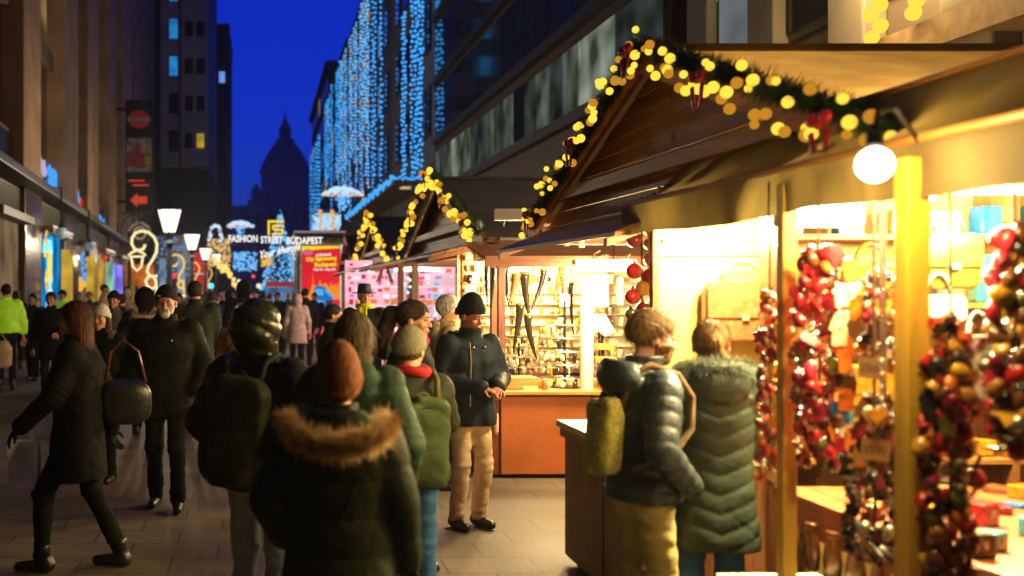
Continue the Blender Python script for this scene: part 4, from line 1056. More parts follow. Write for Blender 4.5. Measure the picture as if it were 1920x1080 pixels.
bn_ = thing('slatted_bench', 'pale slatted bench end at the feet of the woman in the long coat', 'bench', (2.0, 3.95, 0))
for i in range(3): obj('slat', MB().box(-0.12,0.3,0.02+i*0.16,0.15+i*0.16,0.60,0.64), M('pale_slat',(0.6,0.55,0.42),0.6), bn_, bevel=0.006)
for x in (-0.1,0.22): obj('leg', MB().box(x,x+0.05,0.05,0.45,0,0.6), M('grey_leg',(0.2,0.2,0.18),0.6), bn_)

# shelf unit with bags
su = thing('bag_shelf', 'shelf unit hung with leather bags behind the keyrings', 'shelf', (2.62, 5.25, 0))
obj('back_panel', MB().box(0,2.2,0.3,0.33,0.5,2.32), PLY, su)
for z in (0.95,1.32,1.72,2.06): obj('shelf_board', MB().box(0,2.2,0,0.3,z,z+0.025), WOODX, su, bevel=0.003)
for x in (-0.03,1.08,2.2): obj('upright', MB().box(x,x+0.03,-0.005,0.3,0,2.32), WOODZ, su)
for i in range(34):
    z = (0.976,1.346,1.746,2.086)[i % 4]; c = rr.choice(['cream','tan','brown','black','orange','red','grey','olive','teal','gold'])
    w_ = rr.uniform(0.05,0.16); h_ = rr.uniform(0.08,0.26)
    if i % 4 == 3: c = rr.choice(['teal','cream','gold','blue']); h_ = rr.uniform(.1,.16)
    o = thing('leather_box', '%s leather case, %s from the left on the %s board of the bag shelf' % ({'gold':'yellow'}.get(c,c), ORD[i//4], ('lowest','second','third','top')[i % 4]), 'case', (2.70+(i//4)*0.235+rr.uniform(-.03,.03), 5.38, z), rr.uniform(-.2,.2), 'small cases on the bag shelf')
    obj('body', MB().box(-w_/2,w_/2,-0.05,0.05,0,h_), leather(c), o, bevel=0.012)
    obj('flap', MB().box(-w_/2-0.002,w_/2+0.002,-0.056,-0.048,h_*0.5,h_*0.99), leather(c), o, bevel=0.003)
def bag(label, px, py, Y, w_, h_, c, handle=True):
    p = at(px,py,Y)
    o = thing('leather_bag', label, 'bag', p, 0, 'leather bags in the nearest stall')
    r_ = min(w_,h_)*0.18
    pts = []
    for cx_, cz_, a0 in ((w_/2-r_,h_/2-r_,0),(-w_/2+r_,h_/2-r_,90),(-w_/2+r_,-h_/2+r_,180),(w_/2-r_,-h_/2+r_,270)):
        for k in range(5):
            a = math.radians(a0+k*22.5); pts.append((cx_+r_*math.cos(a), cz_+r_*math.sin(a)))
    obj('body', MB().prism(pts,'y',0,0.09), leather(c), o, bevel=0.018)
    obj('flap', MB().prism([(x*0.99,z if z > -h_*0.1 else -h_*0.1) for x, z in pts],'y',-0.012,-0.002), leather(c), o, bevel=0.004)
    if handle: obj('handle', MB().tube([(w_*0.28*math.cos(math.pi*i/10),0.04,h_/2+0.01+0.09*math.sin(math.pi*i/10)) for i in range(11)],0.009,8), leather(c), o, smooth=True)
    obj('buckle', MB().box(-0.02,0.02,-0.018,-0.012,-h_*0.14,-h_*0.04), leather('silver'), o)
bag('large pinkish-tan leather satchel hung on the plywood partition', 1396,585,5.95,0.42,0.34,'rose')
bag('orange leather bag behind the brown keyring bunch', 1640,545,4.95,0.24,0.24,'orange')
bag('olive leather bag high behind the thick post', 1790,490,4.95,0.26,0.26,'olive')
bag('pale canvas-coloured bag behind the thick post', 1770,590,4.9,0.20,0.18,'cream')
bag('grey-green bag hanging behind the right-hand keyrings', 1845,690,4.6,0.15,0.28,'grey')
bag('yellow leather bag behind the heart keyring', 1630,730,4.6,0.24,0.20,'gold')

# ------------------------------------------------------------------ baubles by the partition
bb = thing('bauble_string', 'string of red and gold Christmas baubles left of the plywood partition', 'baubles', (2.24,6.28,1.7))
obj('cord', MB().tube([(0,0,-0.1),(0,0,0.66)],0.006,5), M('cord_green',(0.03,0.05,0.02),0.8), bb)
for i,(dx,z,c,r_) in enumerate(((-0.05,0.40,'wine',0.045),(0.04,0.47,'orange',0.042),(0.04,0.38,'gold',0.036),(0.05,0.29,'orange',0.045),(-0.05,0.22,'red',0.048),(0.045,0.19,'red',0.048),(0.0,0.12,'gold',0.046),(-0.06,0.07,'red',0.046),(0.0,0.0,'wine',0.04),(-0.03,-0.08,'gold',0.042),(-0.07,-0.03,'olive',0.036),(0.02,-0.14,'red',0.036))):
    b1 = obj('bauble', MB().ball((0,0,0),r_,16,10), M('bauble_'+c, LC[c], 0.12, 0.15, 5, 0, coat=0.6), bb, (dx,-0.02,z), smooth=True)
    obj('cap', MB().lathe([(0.010,0),(0.010,0.014),(0.004,0.018)],8,(0,0,r_-0.003)), leather('silver'), b1)
# ------------------------------------------------------------------ second stall trinkets
db = thing('trinket_board', 'bright display board covered with rows of small horn trinkets', 'display board', (2.32, 12.3, 0.84))
obj('board', MB().box(-0.05,2.35,0.05,0.08,0,1.42), M('cream_board',(0.72,0.62,0.42),0.6,0.12), db)
for x in (0.0,0.56,1.12,1.68,2.24): obj('batten', MB().box(x,x+0.05,0.02,0.05,0,1.42), WOODZ if x in (0.56,) else WOODX, db)
tk = []
for c in ('cream','cream','cream','grey','black','tan','gold'):
    tk.append(MB().lathe([(0.012,-0.04),(0.026,-0.036),(0.03,0.0),(0.033,0.034),(0.028,0.036)],10).mesh('trinket', leather(c), True))
    tk.append(MB().ball((0,0,0),0.03,10,7,(1,0.5,1.2)).mesh('trinket', leather(c), True))
rr = random.Random(5)
for r_ in range(11):
    obj('shelf_strip', MB().box(0,2.3,-0.06,0.05,0.06+r_*0.122,0.066+r_*0.122), M('glass_strip',(0.5,0.5,0.42),0.15), db)
    for c_ in range(22):
        if rr.random() < 0.2: continue
        obj('trinket', rr.choice(tk), None, db, (0.06+c_*0.104+rr.uniform(-.02,.02), -0.02+rr.uniform(-.02,.02), 0.105+r_*0.122), (rr.uniform(-.2,.2),rr.uniform(-.2,.2),rr.uniform(0,6))).scale = (rr.uniform(.6,1.3),)*2+(rr.uniform(.7,1.5),)
HORN = M('dark_horn',(0.025,0.018,0.012),0.22,0.6,6,0.05,coat=0.3); HORNB = M('brown_horn',(0.30,0.17,0.07),0.3,0.5,6)
def horn(label, px, py, Y, ln, bend, mat, r0=0.035, flip=1):
    p = at(px,py,Y); h_ = thing('hanging_horn', label, 'horn', p, 0, 'horns hanging in the second stall')
    pts = []; rs = []
    for i in range(13):
        q = i/12; pts.append((flip*bend*(1-math.cos(q*1.6))*ln*0.4, 0.02*math.sin(q*3), -ln*q)); rs.append(r0*(1-q)**0.7+0.003)
    obj('horn', MB().tube(pts[::-1],rs[::-1],10), mat, h_, smooth=True)
    obj('rim', MB().lathe([(r0*1.05,-0.012),(r0*1.08,0.0),(r0*1.05,0.012)],12), leather('gold'), h_)
    obj('cord', MB().tube([(0,0,0),(0,0,max(0.05,2.10-p.z))],0.004,4), M('cord_brown',(0.06,0.035,0.02),0.8), h_)
for k, a in enumerate(((912,500,11.2,0.42,0.1,HORN,0.022,1,'leftmost thin dark horn hanging above the man in the beanie'),(926,500,11.2,0.46,0.15,HORN,0.025,-1,'second thin dark horn left of the slim red post'),(948,498,10.8,0.42,0.2,HORN,0.03,1,'thin dark horn close to the slim red post'),
                      (968,515,10.7,0.30,0.6,HORNB,0.045,-1,'stout brown horn right of the slim red post'),(984,512,10.7,0.52,0.3,HORN,0.045,1,'long dark horn in the middle of the horn cluster'),(975,570,10.6,0.50,0.35,HORN,0.04,-1,'low dark horn hanging in the horn cluster'),(990,590,10.6,0.46,0.5,HORN,0.038,1,'lowest dark horn of the cluster with curled tip'),
                      (1019,505,10.7,0.42,0.75,HORN,0.032,-1,'slender crescent black horn right of the horn cluster'),(1047,525,10.8,0.22,0.5,HORNB,0.03,-1,'short brown horn next to the crescent black horn'),(1070,530,11.0,0.55,0.15,HORN,0.025,1,'rightmost long dark horn before the white rolls'))):
    horn(a[8], a[0],a[1],a[2],a[3],a[4],a[5],a[6],a[7])
WIRE = M('rack_wire',(0.45,0.45,0.4),0.3,metal=0.8)
for k,(X_,Y_,sc0,lab) in enumerate(((3.0,10.55,1.0,'tall revolving wire rack of small jewellery on the red-brown counter'),(2.62,10.85,0.8,'shorter wire rack of trinkets left of the tall rack'),(3.42,10.80,0.75,'shorter wire rack of trinkets right of the tall rack'))):
    wr = thing('wire_rack', lab, 'wire rack', (X_,Y_,0.836), 0, 'wire racks on the trinket counter')
    wr.scale = (sc0,sc0,sc0)
    obj('pole', MB().tube([(0,0,0),(0,0,0.86)],0.014,8), IRON, wr)
    obj('top_card', MB().box(-0.05,0.05,-0.005,0.005,0.80,0.92), M('white_card',(0.8,0.8,0.75),0.6), wr)
    obj('foot', MB().lathe([(0.14,0),(0.14,0.012),(0.02,0.03)],16), IRON, wr)
    for lev in range(5):
        z = 0.10+lev*0.13; rg = MB()
        for r_ in (0.10,0.23): rg.tube([(r_*math.cos(a),r_*0.8*math.sin(a),z) for a in [2*math.pi*i/18 for i in range(18)]],0.004,5,True)
        for i in range(6): rg.tube([(0,0,z),(0.23*math.cos(i*1.047),0.184*math.sin(i*1.047),z)],0.003,4)
        obj('ring', rg, WIRE, wr)
        for i in range(14):
            a = i*0.449+lev*0.2+rr.uniform(-.1,.1)
            obj('pendant', rr.choice(tk), None, wr, (0.23*math.cos(a),0.184*math.sin(a),z-0.055), (rr.uniform(-.3,.3),rr.uniform(-.3,.3),rr.uniform(0,6))).scale = (rr.uniform(.4,.9),rr.uniform(.4,.9),rr.uniform(.6,1.4))
WROLL = M('paper_roll',(0.62,0.54,0.40),0.7,0.1,5)
for k,(px,py0,py1,Y,wpx) in enumerate(((1100,520,655,10.35,24),(1127,515,575,10.3,28),(1163,520,572,10.6,12))):
    a = at(px,py0,Y); b_ = at(px,py1,Y); r_ = wpx*Y/F/2
    o = thing('paper_roll', ['tall cream paper roll standing on the trinket counter','short thick cream roll hanging beside the tall roll','thin cream roll hanging next to the baubles'][k], 'roll', (a.x,Y,b_.z if k else 0.836))
    z1 = a.z-(b_.z if k else 0.836)
    obj('roll', MB().lathe([(r_*0.3,0),(r_,0.0),(r_,z1),(r_*0.3,z1)],18), WROLL, o)
    obj('core', MB().tube([(0,0,-0.0),(0,0,z1+0.06)],r_*0.28,8), M('card_core',(0.3,0.2,0.1),0.8), o)
o = thing('card_reader', 'dark folding tablet stand beside the cream rolls', 'tablet', (3.34,10.45,1.3), math.radians(-15))
obj('screen', MB().prism([(-0.14,0.02),(0.02,0.0),(0.13,-0.2),(0.02,-0.24),(-0.12,-0.12),(-0.14,-0.12)],'y',0,0.012), M('tablet_black',(0.015,0.017,0.02),0.3), o, (0,0,0.28), (math.radians(-12),0,0))
obj('stand', MB().tube([(0,0.03,0.1),(0,0.06,-0.464)],0.014,6), IRON, o)
for k,(px,py) in enumerate(((1130,648),(1132,672))):
    p = at(px,py,10.5); o = thing('pale_box', ['upper pale wooden trinket box beside the wire rack','lower pale wooden trinket box beside the wire rack'][k], 'box', (p.x,10.5,p.z-0.04))
    obj('tray', MB().box(-0.1,0.1,-0.06,0.06,0,0.055), WOODX, o, bevel=0.005)
    obj('lining', MB().box(-0.09,0.09,-0.05,0.05,0.05,0.062), leather('gold'), o)
    obj('stand', MB().box(-0.015,0.015,-0.015,0.015,-(p.z-0.04-0.836),0), IRON, o)
for k in range(14):
    X = 2.75+(k%7)*0.11; Y = 10.35+(k//7)*0.2
    if abs(X-3.0) < 0.16: continue
    o = thing('horn_cup', 'small horn cup, %s place from the left in the %s row on the trinket counter' % (ORD[k%7], ('front','back')[k//7]), 'cup', (X,Y,0.836), 0, 'small horn cups on the trinket counter')
    obj('cup', MB().lathe([(0.02,0),(0.03,0.005),(0.028,0.05),(0.034,0.09),(0.03,0.09)],12), leather(rr.choice(['cream','tan','grey','gold'])), o, smooth=True)
    obj('rim', MB().lathe([(0.0345,0.082),(0.0355,0.088),(0.0345,0.094)],12), leather('silver'), o)
# white twisted hanging wires under the shutter
tw = thing('white_branch_hanger', 'tangle of white wire branches hanging at the shutter edge', 'hanger', at(1150,497,9.9))
mb = MB()
for i in range(16):
    x = RND.uniform(-.27,.25); pts = [(x,0,RND.uniform(-.02,.05))]
    for j in range(4): pts.append((pts[-1][0]+RND.uniform(-.08,.1), RND.uniform(-.05,.05), pts[-1][2]+RND.uniform(-.04,.04)))
    mb.tube(pts,0.009,6)
obj('branches', mb, M('white_branch',(0.72,0.66,0.52),0.5), tw, smooth=True)
obj('hook', MB().tube([(0,0,0),(0,0,0.2)],0.006,5), IRON, tw)
for k,(px,py) in enumerate(((1062,437),(1090,440))):
    p = at(px,py,9.2); o = thing('white_bottle', ['left white bottle ornament on the shutter of the nearest stall','right white bottle ornament on the shutter of the nearest stall'][k], 'ornament', (p.x,9.2,p.z-0.07))
    obj('body', MB().lathe([(0.02,-0.04),(0.03,-0.03),(0.03,0.04),(0.012,0.06),(0.012,0.1)],12,(0,0,0)), M('white_ceramic',(0.78,0.72,0.58),0.3), o, smooth=True)
    obj('cap', MB().lathe([(0.014,0.1),(0.014,0.12)],8), leather('gold'), o)

# ------------------------------------------------------------------ pink souvenir display in the third stall
sd_ = thing('souvenir_display', 'glowing pink and white souvenir display in the third stall', 'display', (2.0, 24.2, 0))
obj('counter', MB().box(-0.1,2.4,-0.7,0.0,0,0.95), M('white_counter',(0.75,0.7,0.72),0.5), sd_, bevel=0.01)
obj('red_band', MB().box(-0.1,2.4,-0.715,-0.703,0.55,0.85), M('red_band',(0.55,0.01,0.03),0.5,emit=0.3), sd_)
bpn = obj('back_panel', MB().box(-0.1,2.4,0.0,0.05,0.95,2.45), E('pink_lightbox',(1.0,0.50,0.58),1.0,var=0.25), sd_)  # bright stall lighting put into the glowing colours of panel and cards
rr = random.Random(9)
pcs = [E('souv_white',(1,0.85,0.95),1.0), E('souv_pink',(1.0,0.12,0.35),0.8), E('souv_orange',(1.0,0.25,0.08),0.8), E('souv_cyan',(0.15,0.75,0.95),0.8), E('souv_red',(0.8,0.02,0.1),0.7), E('souv_lilac',(0.7,0.35,0.9),0.7)]
for r_ in range(10):
    if r_ % 3 == 0: obj('shelf_board', MB().box(-0.08,2.38,-0.16,0.0,1.0+r_*0.14,1.015+r_*0.14), M('white_shelf',(0.7,0.65,0.68),0.4), sd_)
    for c_ in range(15):
        if rr.random() < 0.12: continue
        w_ = rr.uniform(0.05,0.17); h_ = rr.uniform(0.05,0.13)
        obj('picture_card', MB().box(-w_/2,w_/2,-0.03,0,-h_/2,h_/2), rr.choice([pcs[0],pcs[0],pcs[1],pcs[2],pcs[3],pcs[4],pcs[5]] if r_ != 3 else [pcs[2],pcs[4]]), sd_, (0.03+c_*0.16+rr.uniform(-.04,.04),-0.001-rr.uniform(0,0.1),1.08+r_*0.14+rr.uniform(-.02,.02)), (0,rr.uniform(-.12,.12),rr.uniform(-.3,.3)))
for k in range(20):
    o = thing('souvenir_box', 'small dark souvenir, %s from the left on the pink stall counter' % ORD[k], 'souvenir', (2.1+k*0.11,23.7+0.2*(k%2),0.952), 0, 'souvenirs on the pink counter')
    h_ = rr.uniform(.1,.22); m_ = leather(rr.choice(['black','gold','red','green','wine','teal']))
    obj('body', MB().lathe([(0.03,0),(0.045,0.01),(0.035,h_*0.6),(0.015,h_*0.8)],8), m_, o, smooth=True)
    obj('top', MB().ball((0,0,h_*0.9),0.03,8,6), m_, o, smooth=True)
p = at(722,500,18.9); rb_ = thing('red_bow', 'hanging red ribbon bow at the corner of the third stall roof', 'bow', p)
m = MB().ball((-0.10,0,0.02),0.1,10,6,(1,0.35,0.5)).ball((0.10,0,0.02),0.1,10,6,(1,0.35,0.5)).ball((0,0,0.02),0.04,8,6)
obj('loops', m, BOWR, rb_, smooth=True)
obj('tail', MB().prism([(-0.02,0),(-0.06,0),(-0.17,-0.28),(-0.07,-0.26)],'y',-0.006,0.006), BOWR, rb_); obj('tail', MB().prism([(0.06,0),(0.02,0),(0.08,-0.28),(0.16,-0.29)],'y',-0.006,0.006), BOWR, rb_)
for k,(px,Y,z0,z1) in enumerate(((773,19.6,0.3,2.1),(651,27.5,0.2,2.9))):
    X = (px-CX)*Y/F; g = thing('post_garland', ['green fir garland with white lights on the third stall post','dark fir garland with pink flowers beside the red poster'][k], 'garland', (X,Y,z0))
    vs=[]; fs=[]
    for i in range(1500):
        z = RND.uniform(0,z1-z0); d = Vector((RND.gauss(0,1),RND.gauss(0,1),RND.gauss(0,.6))).normalized(); p = Vector((0,0,z))+d*0.02; s0 = d.orthogonal().normalized()*0.009; L_ = RND.uniform(.06,.16)
        q = len(vs); vs += [p-s0,p+s0,p+d*L_]; fs.append((q,q+1,q+2))
    obj('fir_needles', MB().add(vs,fs), NEEDLE, g)['kind'] = 'stuff'
    obj('core', MB().tube([(0,0,-z0),(0,0,z1-z0)],0.04,6), WOODZ, g)
    me = MB().ball((0,0,0),0.028 if k == 0 else 0.06,8,6).mesh('light', E('garland_white',(0.8,1.0,0.85),1.1) if k == 0 else M('pink_flower',(0.5,0.04,0.15),0.6), True)
    for i in range(26 if k == 0 else 14): obj('light' if k == 0 else 'flower', me, None, g, (RND.uniform(-.1,.1),-0.1,RND.uniform(0,z1-z0)))
# ================================================================== PEOPLE: smooth distance fields turned into meshes
def axis(lo, hi, step, fine=None):
    if fine is None: return np.arange(lo, hi+step, step, dtype=np.float32)
    f0, f1, fs = fine
    a = np.arange(lo, f0, step); b_ = np.arange(f0, f1, fs); c = np.arange(f1, hi+step, step)
    return np.concatenate([a, b_, c]).astype(np.float32)

def surface(fn, xs, ys, zs):
    """naive surface nets on a rectilinear grid -> verts, quads"""
    X, Y, Z = np.meshgrid(xs, ys, zs, indexing='ij')
    P = np.stack([X.ravel(), Y.ravel(), Z.ravel()], 1)
    v = fn(P).reshape(X.shape).astype(np.float32)
    v[0] = v[-1] = 1; v[:,0] = v[:,-1] = 1; v[:,:,0] = v[:,:,-1] = 1
    s = v < 0
    nx, ny, nz = v.shape
    acc = np.zeros((nx-1,ny-1,nz-1,3), np.float32); cnt = np.zeros((nx-1,ny-1,nz-1), np.float32)
    ax = (xs, ys, zs)
    for d in range(3):
        sl0 = [slice(None)]*3; sl1 = [slice(None)]*3
        sl0[d] = slice(0,-1); sl1[d] = slice(1,None)
        a, b_ = v[tuple(sl0)], v[tuple(sl1)]
        cr_ = (a < 0) != (b_ < 0)
        den = np.where(cr_, a-b_, 1)
        t = np.where(cr_, a/den, 0)
        shp = [1,1,1]; shp[d] = -1
        c0 = ax[d][:-1].reshape(shp); dl = np.diff(ax[d]).reshape(shp)
        pos = []
        for e in range(3):
            if e == d: pos.append(c0 + t*dl)
            else:
                sh = [1,1,1]; sh[e] = -1
                pos.append(np.broadcast_to(ax[e].reshape(sh), a.shape))
        pos = np.stack(pos, -1)*cr_[...,None]
        o1, o2 = [q for q in range(3) if q != d]
        for i in (0,1):
            for j in (0,1):
                sl = [slice(None)]*3
                sl[o1] = slice(0,-1) if i == 0 else slice(1,None)
                sl[o2] = slice(0,-1) if j == 0 else slice(1,None)
                acc += pos[tuple(sl)]; cnt += cr_[tuple(sl)]
    act = cnt > 0
    idx = -np.ones(act.shape, np.int64); idx[act] = np.arange(act.sum())
    verts = acc[act]/cnt[act][:,None]
    quads = []
    for d in range(3):
        o1, o2 = [(1,2),(2,0),(0,1)][d]
        sl0 = [slice(1,-1)]*3; sl1 = [slice(1,-1)]*3
        sl0[d] = slice(0,-1); sl1[d] = slice(1,None)
        a, b_ = s[tuple(sl0)], s[tuple(sl1)]
        ii = np.argwhere(a != b_)
        if not len(ii): continue
        flip = a[tuple(ii.T)]
        base = ii.copy(); base[:,o1] += 1; base[:,o2] += 1
        def g(q1, q2):
            c = base.copy(); c[:,o1] -= q1; c[:,o2] -= q2
            return idx[c[:,0],c[:,1],c[:,2]]
        q = np.stack([g(1,1),g(0,1),g(0,0),g(1,0)],1)
        q[~flip] = q[~flip][:,::-1]
        quads.append(q)
    return verts, np.concatenate(quads) if quads else np.zeros((0,4),int)

def sdf_mesh(name, fn, xs, ys, zs, mat, scale=1.0):
    v, q = surface(fn, xs, ys, zs)
    me = bpy.data.meshes.new(name)
    me.vertices.add(len(v)); me.vertices.foreach_set('co', (v*scale).astype(np.float32).ravel())
    me.loops.add(len(q)*4); me.loops.foreach_set('vertex_index', q.astype(np.int32).ravel())
    me.polygons.add(len(q)); me.polygons.foreach_set('loop_start', np.arange(0,len(q)*4,4,dtype=np.int32))
    me.polygons.foreach_set('use_smooth', np.ones(len(q),bool))
    me.update(calc_edges=True)
    me.materials.append(mat)
    return me

V = lambda *a: np.array(a, np.float32)
def rcone(P, a, b, r1, r2):
    a = V(*a); b = V(*b); ba = b-a
    t = np.clip((P-a)@ba/max(1e-9,float(ba@ba)), 0, 1)
    return np.linalg.norm(P-a-t[:,None]*ba, axis=1)-(r1+(r2-r1)*t), t
def ell(P, c, r):
    q = (P-V(*c)); r = V(*r)
    k0 = np.linalg.norm(q/r,axis=1); k1 = np.linalg.norm(q/(r*r),axis=1)
    return k0*(k0-1)/np.maximum(k1,1e-6)
def smin(a, b, k):
    h = np.clip(0.5+0.5*(b-a)/k,0,1)
    return b*(1-h)+a*h-k*h*(1-h)
def smax(a, b, k): return -smin(-a,-b,k)
def loft(P, tab, p=2.3):
    z = P[:,2]; zz = [q[0] for q in tab]
    a = np.interp(z,zz,[q[1] for q in tab]); b = np.interp(z,zz,[q[2] for q in tab]); yc = np.interp(z,zz,[q[3] for q in tab])
    r = (np.abs(P[:,0]/a)**p+np.abs((P[:,1]-yc)/b)**p)**(1/p)
    d = (r-1)*np.minimum(a,b)
    return np.maximum(d, np.maximum(zz[0]-z, z-zz[-1]))
def folds(P, amp, seed, f=1.0):
    x, y, z = P[:,0]+seed, P[:,1], P[:,2]
    w1 = np.sin(9*f*z+5*x+1.3*np.sin(7*y+seed))+np.sin(17*f*z-11*x+2*np.sin(6*x+seed)+4*y)
    w2 = np.sin(31*f*z+13*x-9*y+2*np.sin(11*z+3*x))
    r1 = 1-np.abs(np.sin(6.5*f*z+7*x+2.2*np.sin(4*y+3*x+seed)+1.2*np.sin(9*z)))**0.6
    r2 = 1-np.abs(np.sin(5*f*z-9*x+3*y+2.0*np.sin(5*z+seed*2)))**0.6
    return amp*(0.30*w1+0.25*w2-0.9*r1*r1-0.9*r2*r2+0.4)

SKIN = {'fair': M('skin_fair',(0.55,0.28,0.18),0.5,0.12,25,0.05,200), 'ruddy': M('skin_ruddy',(0.50,0.21,0.13),0.5,0.15,25,0.05,200), 'tan': M('skin_tan',(0.36,0.17,0.095),0.45,0.12,25,0.05,200)}
EYE = M('eye_dark',(0.015,0.01,0.008),0.15,0.1)
EYEW = M('eye_white',(0.42,0.34,0.28),0.3,0.1)
LIP = M('lip',(0.34,0.09,0.075),0.45,0.1)
def cloth(n_, c, rough=0.8, bump=0.32, bs=22, sheen=0.0): return M('cloth_'+n_, c, rough, 0.25, 12, bump, bs, sheen=sheen, spec=0.06)
def puffer(n_, c, rough=0.38): return M('puffer_'+n_, c, rough, 0.2, 8, 0.22, 30, spec=0.3)
def hairm(n_, c): return M('hair_'+n_, c, 0.55, 0.75, 14, 0.5, 40, stretch=(7,7,0.6), spec=0.2)
def knit(n_, c): return M('knit_'+n_, c, 0.9, 0.3, 40, 0.3, 140, sheen=0.0, spec=0.15)

class HeadFrame:
    def __init__(s, c, yaw, pitch, roll=0):
        s.m = (Matrix.Rotation(yaw,3,'Z') @ Matrix.Rotation(pitch,3,'X') @ Matrix.Rotation(roll,3,'Y'))
        s.M = np.array(s.m, np.float32); s.c = V(*c)
    def loc(s, P): return (P-s.c)@s.M         # world -> head local
    def out(s, p): return Vector(s.c)+s.m @ Vector(p)

def head_sdf(Q):
    cr_ = ell(Q,(0,-0.014,0.028),(0.076,0.096,0.088))
    jaw = ell(Q,(0,0.020,-0.050),(0.056,0.068,0.070))
    d = smin(cr_,jaw,0.04)
    d = smin(d, ell(Q,(0,0.066,-0.098),(0.026,0.022,0.018)),0.025)
    ax_ = np.abs(Q[:,0]); S = np.stack([ax_,Q[:,1],Q[:,2]],1)
    d = smin(d, rcone(S,(0.0,0.083,0.030),(0.036,0.070,0.028),0.014,0.012)[0],0.02)     # brow
    d = smin(d, ell(S,(0.038,0.060,-0.025),(0.024,0.022,0.022)),0.02)                    # cheeks
    d = smax(d,-(ell(S,(0.031,0.098,0.006),(0.017,0.016,0.011))),0.012)                  # eye sockets
    d = smin(d, rcone(Q,(0,0.084,0.012),(0,0.105,-0.028),0.008,0.0115)[0],0.012)          # nose
    d = smin(d, ell(S,(0.010,0.094,-0.031),(0.009,0.010,0.008)),0.008)
    d = smin(d, rcone(S,(0.0,0.090,-0.058),(0.019,0.081,-0.060),0.008,0.005)[0],0.008)   # lips
    d = smin(d, rcone(S,(0.0,0.088,-0.069),(0.016,0.080,-0.067),0.009,0.005)[0],0.008)
    ear = ell(S,(0.079,-0.008,-0.006),(0.010,0.020,0.032))
    d = smin(d, ear, 0.008)
    return d

def hair_cap(Q, grow=0.012, low=-0.07, front=0.0, comb=False):
    d = ell(Q,(0,-0.016,0.030),(0.078+grow,0.099+grow,0.091+grow))
    cut = (Q[:,1]-0.022-front)*0.73-Q[:,2]*0.69+0.006*np.sin(90*Q[:,0])
    ang = np.arctan2(Q[:,0],Q[:,1])
    d = smax(d, cut, 0.015); d = smax(d, low-Q[:,2], 0.02)
    return d+(0.0022*np.sin(70*ang)+0.002*np.sin(41*ang+30*Q[:,2]) if not comb else 0.0024*np.sin(56*np.arctan2(Q[:,0],Q[:,2]-0.03)))

ARMS = {'down': ((0.27,-0.03,1.14),(0.28,0.06,0.88)), 'pocket': ((0.30,-0.08,1.15),(0.235,0.10,0.97)), 'clasp': ((0.29,0.00,1.15),(0.075,0.27,1.10)),
        'fwd': ((0.25,0.05,1.15),(0.20,0.28,1.10)), 'back': ((0.25,-0.12,1.16),(0.27,-0.16,0.90)), 'swing': ((0.25,0.06,1.16),(0.25,0.24,0.96)), 'strap': ((0.27,0.06,1.18),(0.12,0.20,1.36)), 'hold': ((0.27,0.03,1.15),(0.14,0.28,1.2))}

def fur_strip(name, path, mat, n_, ln, parent, rad=0.03, seed=3, down=0.0):
    rr = random.Random(seed); vs=[]; fs=[]
    path = [Vector(p) for p in path]
    for i in range(n_):
        t = rr.random()*(len(path)-1.001); k = int(t); p = path[k].lerp(path[k+1], t-k)
        tg = (path[k+1]-path[k]).normalized()
        d = Vector((rr.gauss(0,1),rr.gauss(0,1),rr.gauss(0,1))); d = (d-tg*d.dot(tg)*0.6).normalized()
        base = p+d*rad*rr.uniform(0.2,0.9); tip = base+(d+Vector((rr.gauss(0,.3),rr.gauss(0,.3),rr.gauss(0,.3)-down)))*ln*rr.uniform(0.6,1.2)
        sd0 = d.orthogonal().normalized()*0.0016
        mid = base.lerp(tip,0.55)+Vector((0,0,-0.004))
        o_ = len(vs); vs += [base-sd0,base+sd0,mid+sd0*0.7,mid-sd0*0.7,tip]; fs += [(o_,o_+1,o_+2,o_+3),(o_+3,o_+2,o_+4)]
    mb = MB().add(vs,fs)
    mb.tube(path,[rad*0.85]*len(path),8)
    return obj(name, mb, mat, parent)

def make_hand(name, parent, wrist, direc, up, mat, s, curl=0.6, side=1, step=0.0045):
    """palm, four unequal bent fingers, thumb from the side of the palm"""
    f = Vector(direc).normalized(); n_ = (Vector(up)-f*Vector(up).dot(f)).normalized(); r = f.cross(n_)*side
    prm = [('e',(0,0,0.045),(0.038,0.016,0.048)),('c',(0,0,-0.03),(0,0,0.03),0.025,0.026)]
    for k,(x,L_) in enumerate(((-0.030,0.030),(-0.010,0.034),(0.011,0.032),(0.030,0.025))):
        b0 = np.array((x,0.0,0.082)); a1 = curl*0.7; a2 = curl*1.6
        b1 = b0+np.array((x*0.1,-math.sin(a1)*L_*1.15,math.cos(a1)*L_*1.15)); b2 = b1+np.array((0,-math.sin(a2)*L_*1.3,math.cos(a2)*L_*1.3))
        prm += [('c',b0,b1,0.0092,0.0085),('c',b1,b2,0.0085,0.0070)]
    t0 = np.array((-0.028,-0.004,0.025)); t1 = t0+np.array((-0.026,-0.014,0.028)); t2 = t1+np.array((-0.004,-0.016,0.026))
    prm += [('c',t0,t1,0.0125,0.0105),('c',t1,t2,0.0100,0.0080)]
    def fn(P):
        d = None
        for q in prm:
            e = ell(P,q[1],q[2]) if q[0] == 'e' else rcone(P,q[1],q[2],q[3],q[4])[0]
            d = e if d is None else smin(d,e,0.006)
        return d
    me = sdf_mesh(name, fn, axis(-0.085,0.06,step), axis(-0.10,0.04,step), axis(-0.065,0.18,step), mat, s)
    o = obj(name, me, None, parent)
    mt = Matrix((r, n_, f)).transposed().to_4x4(); mt.translation = Vector(wrist)*s
    o.matrix_local = mt
    return o

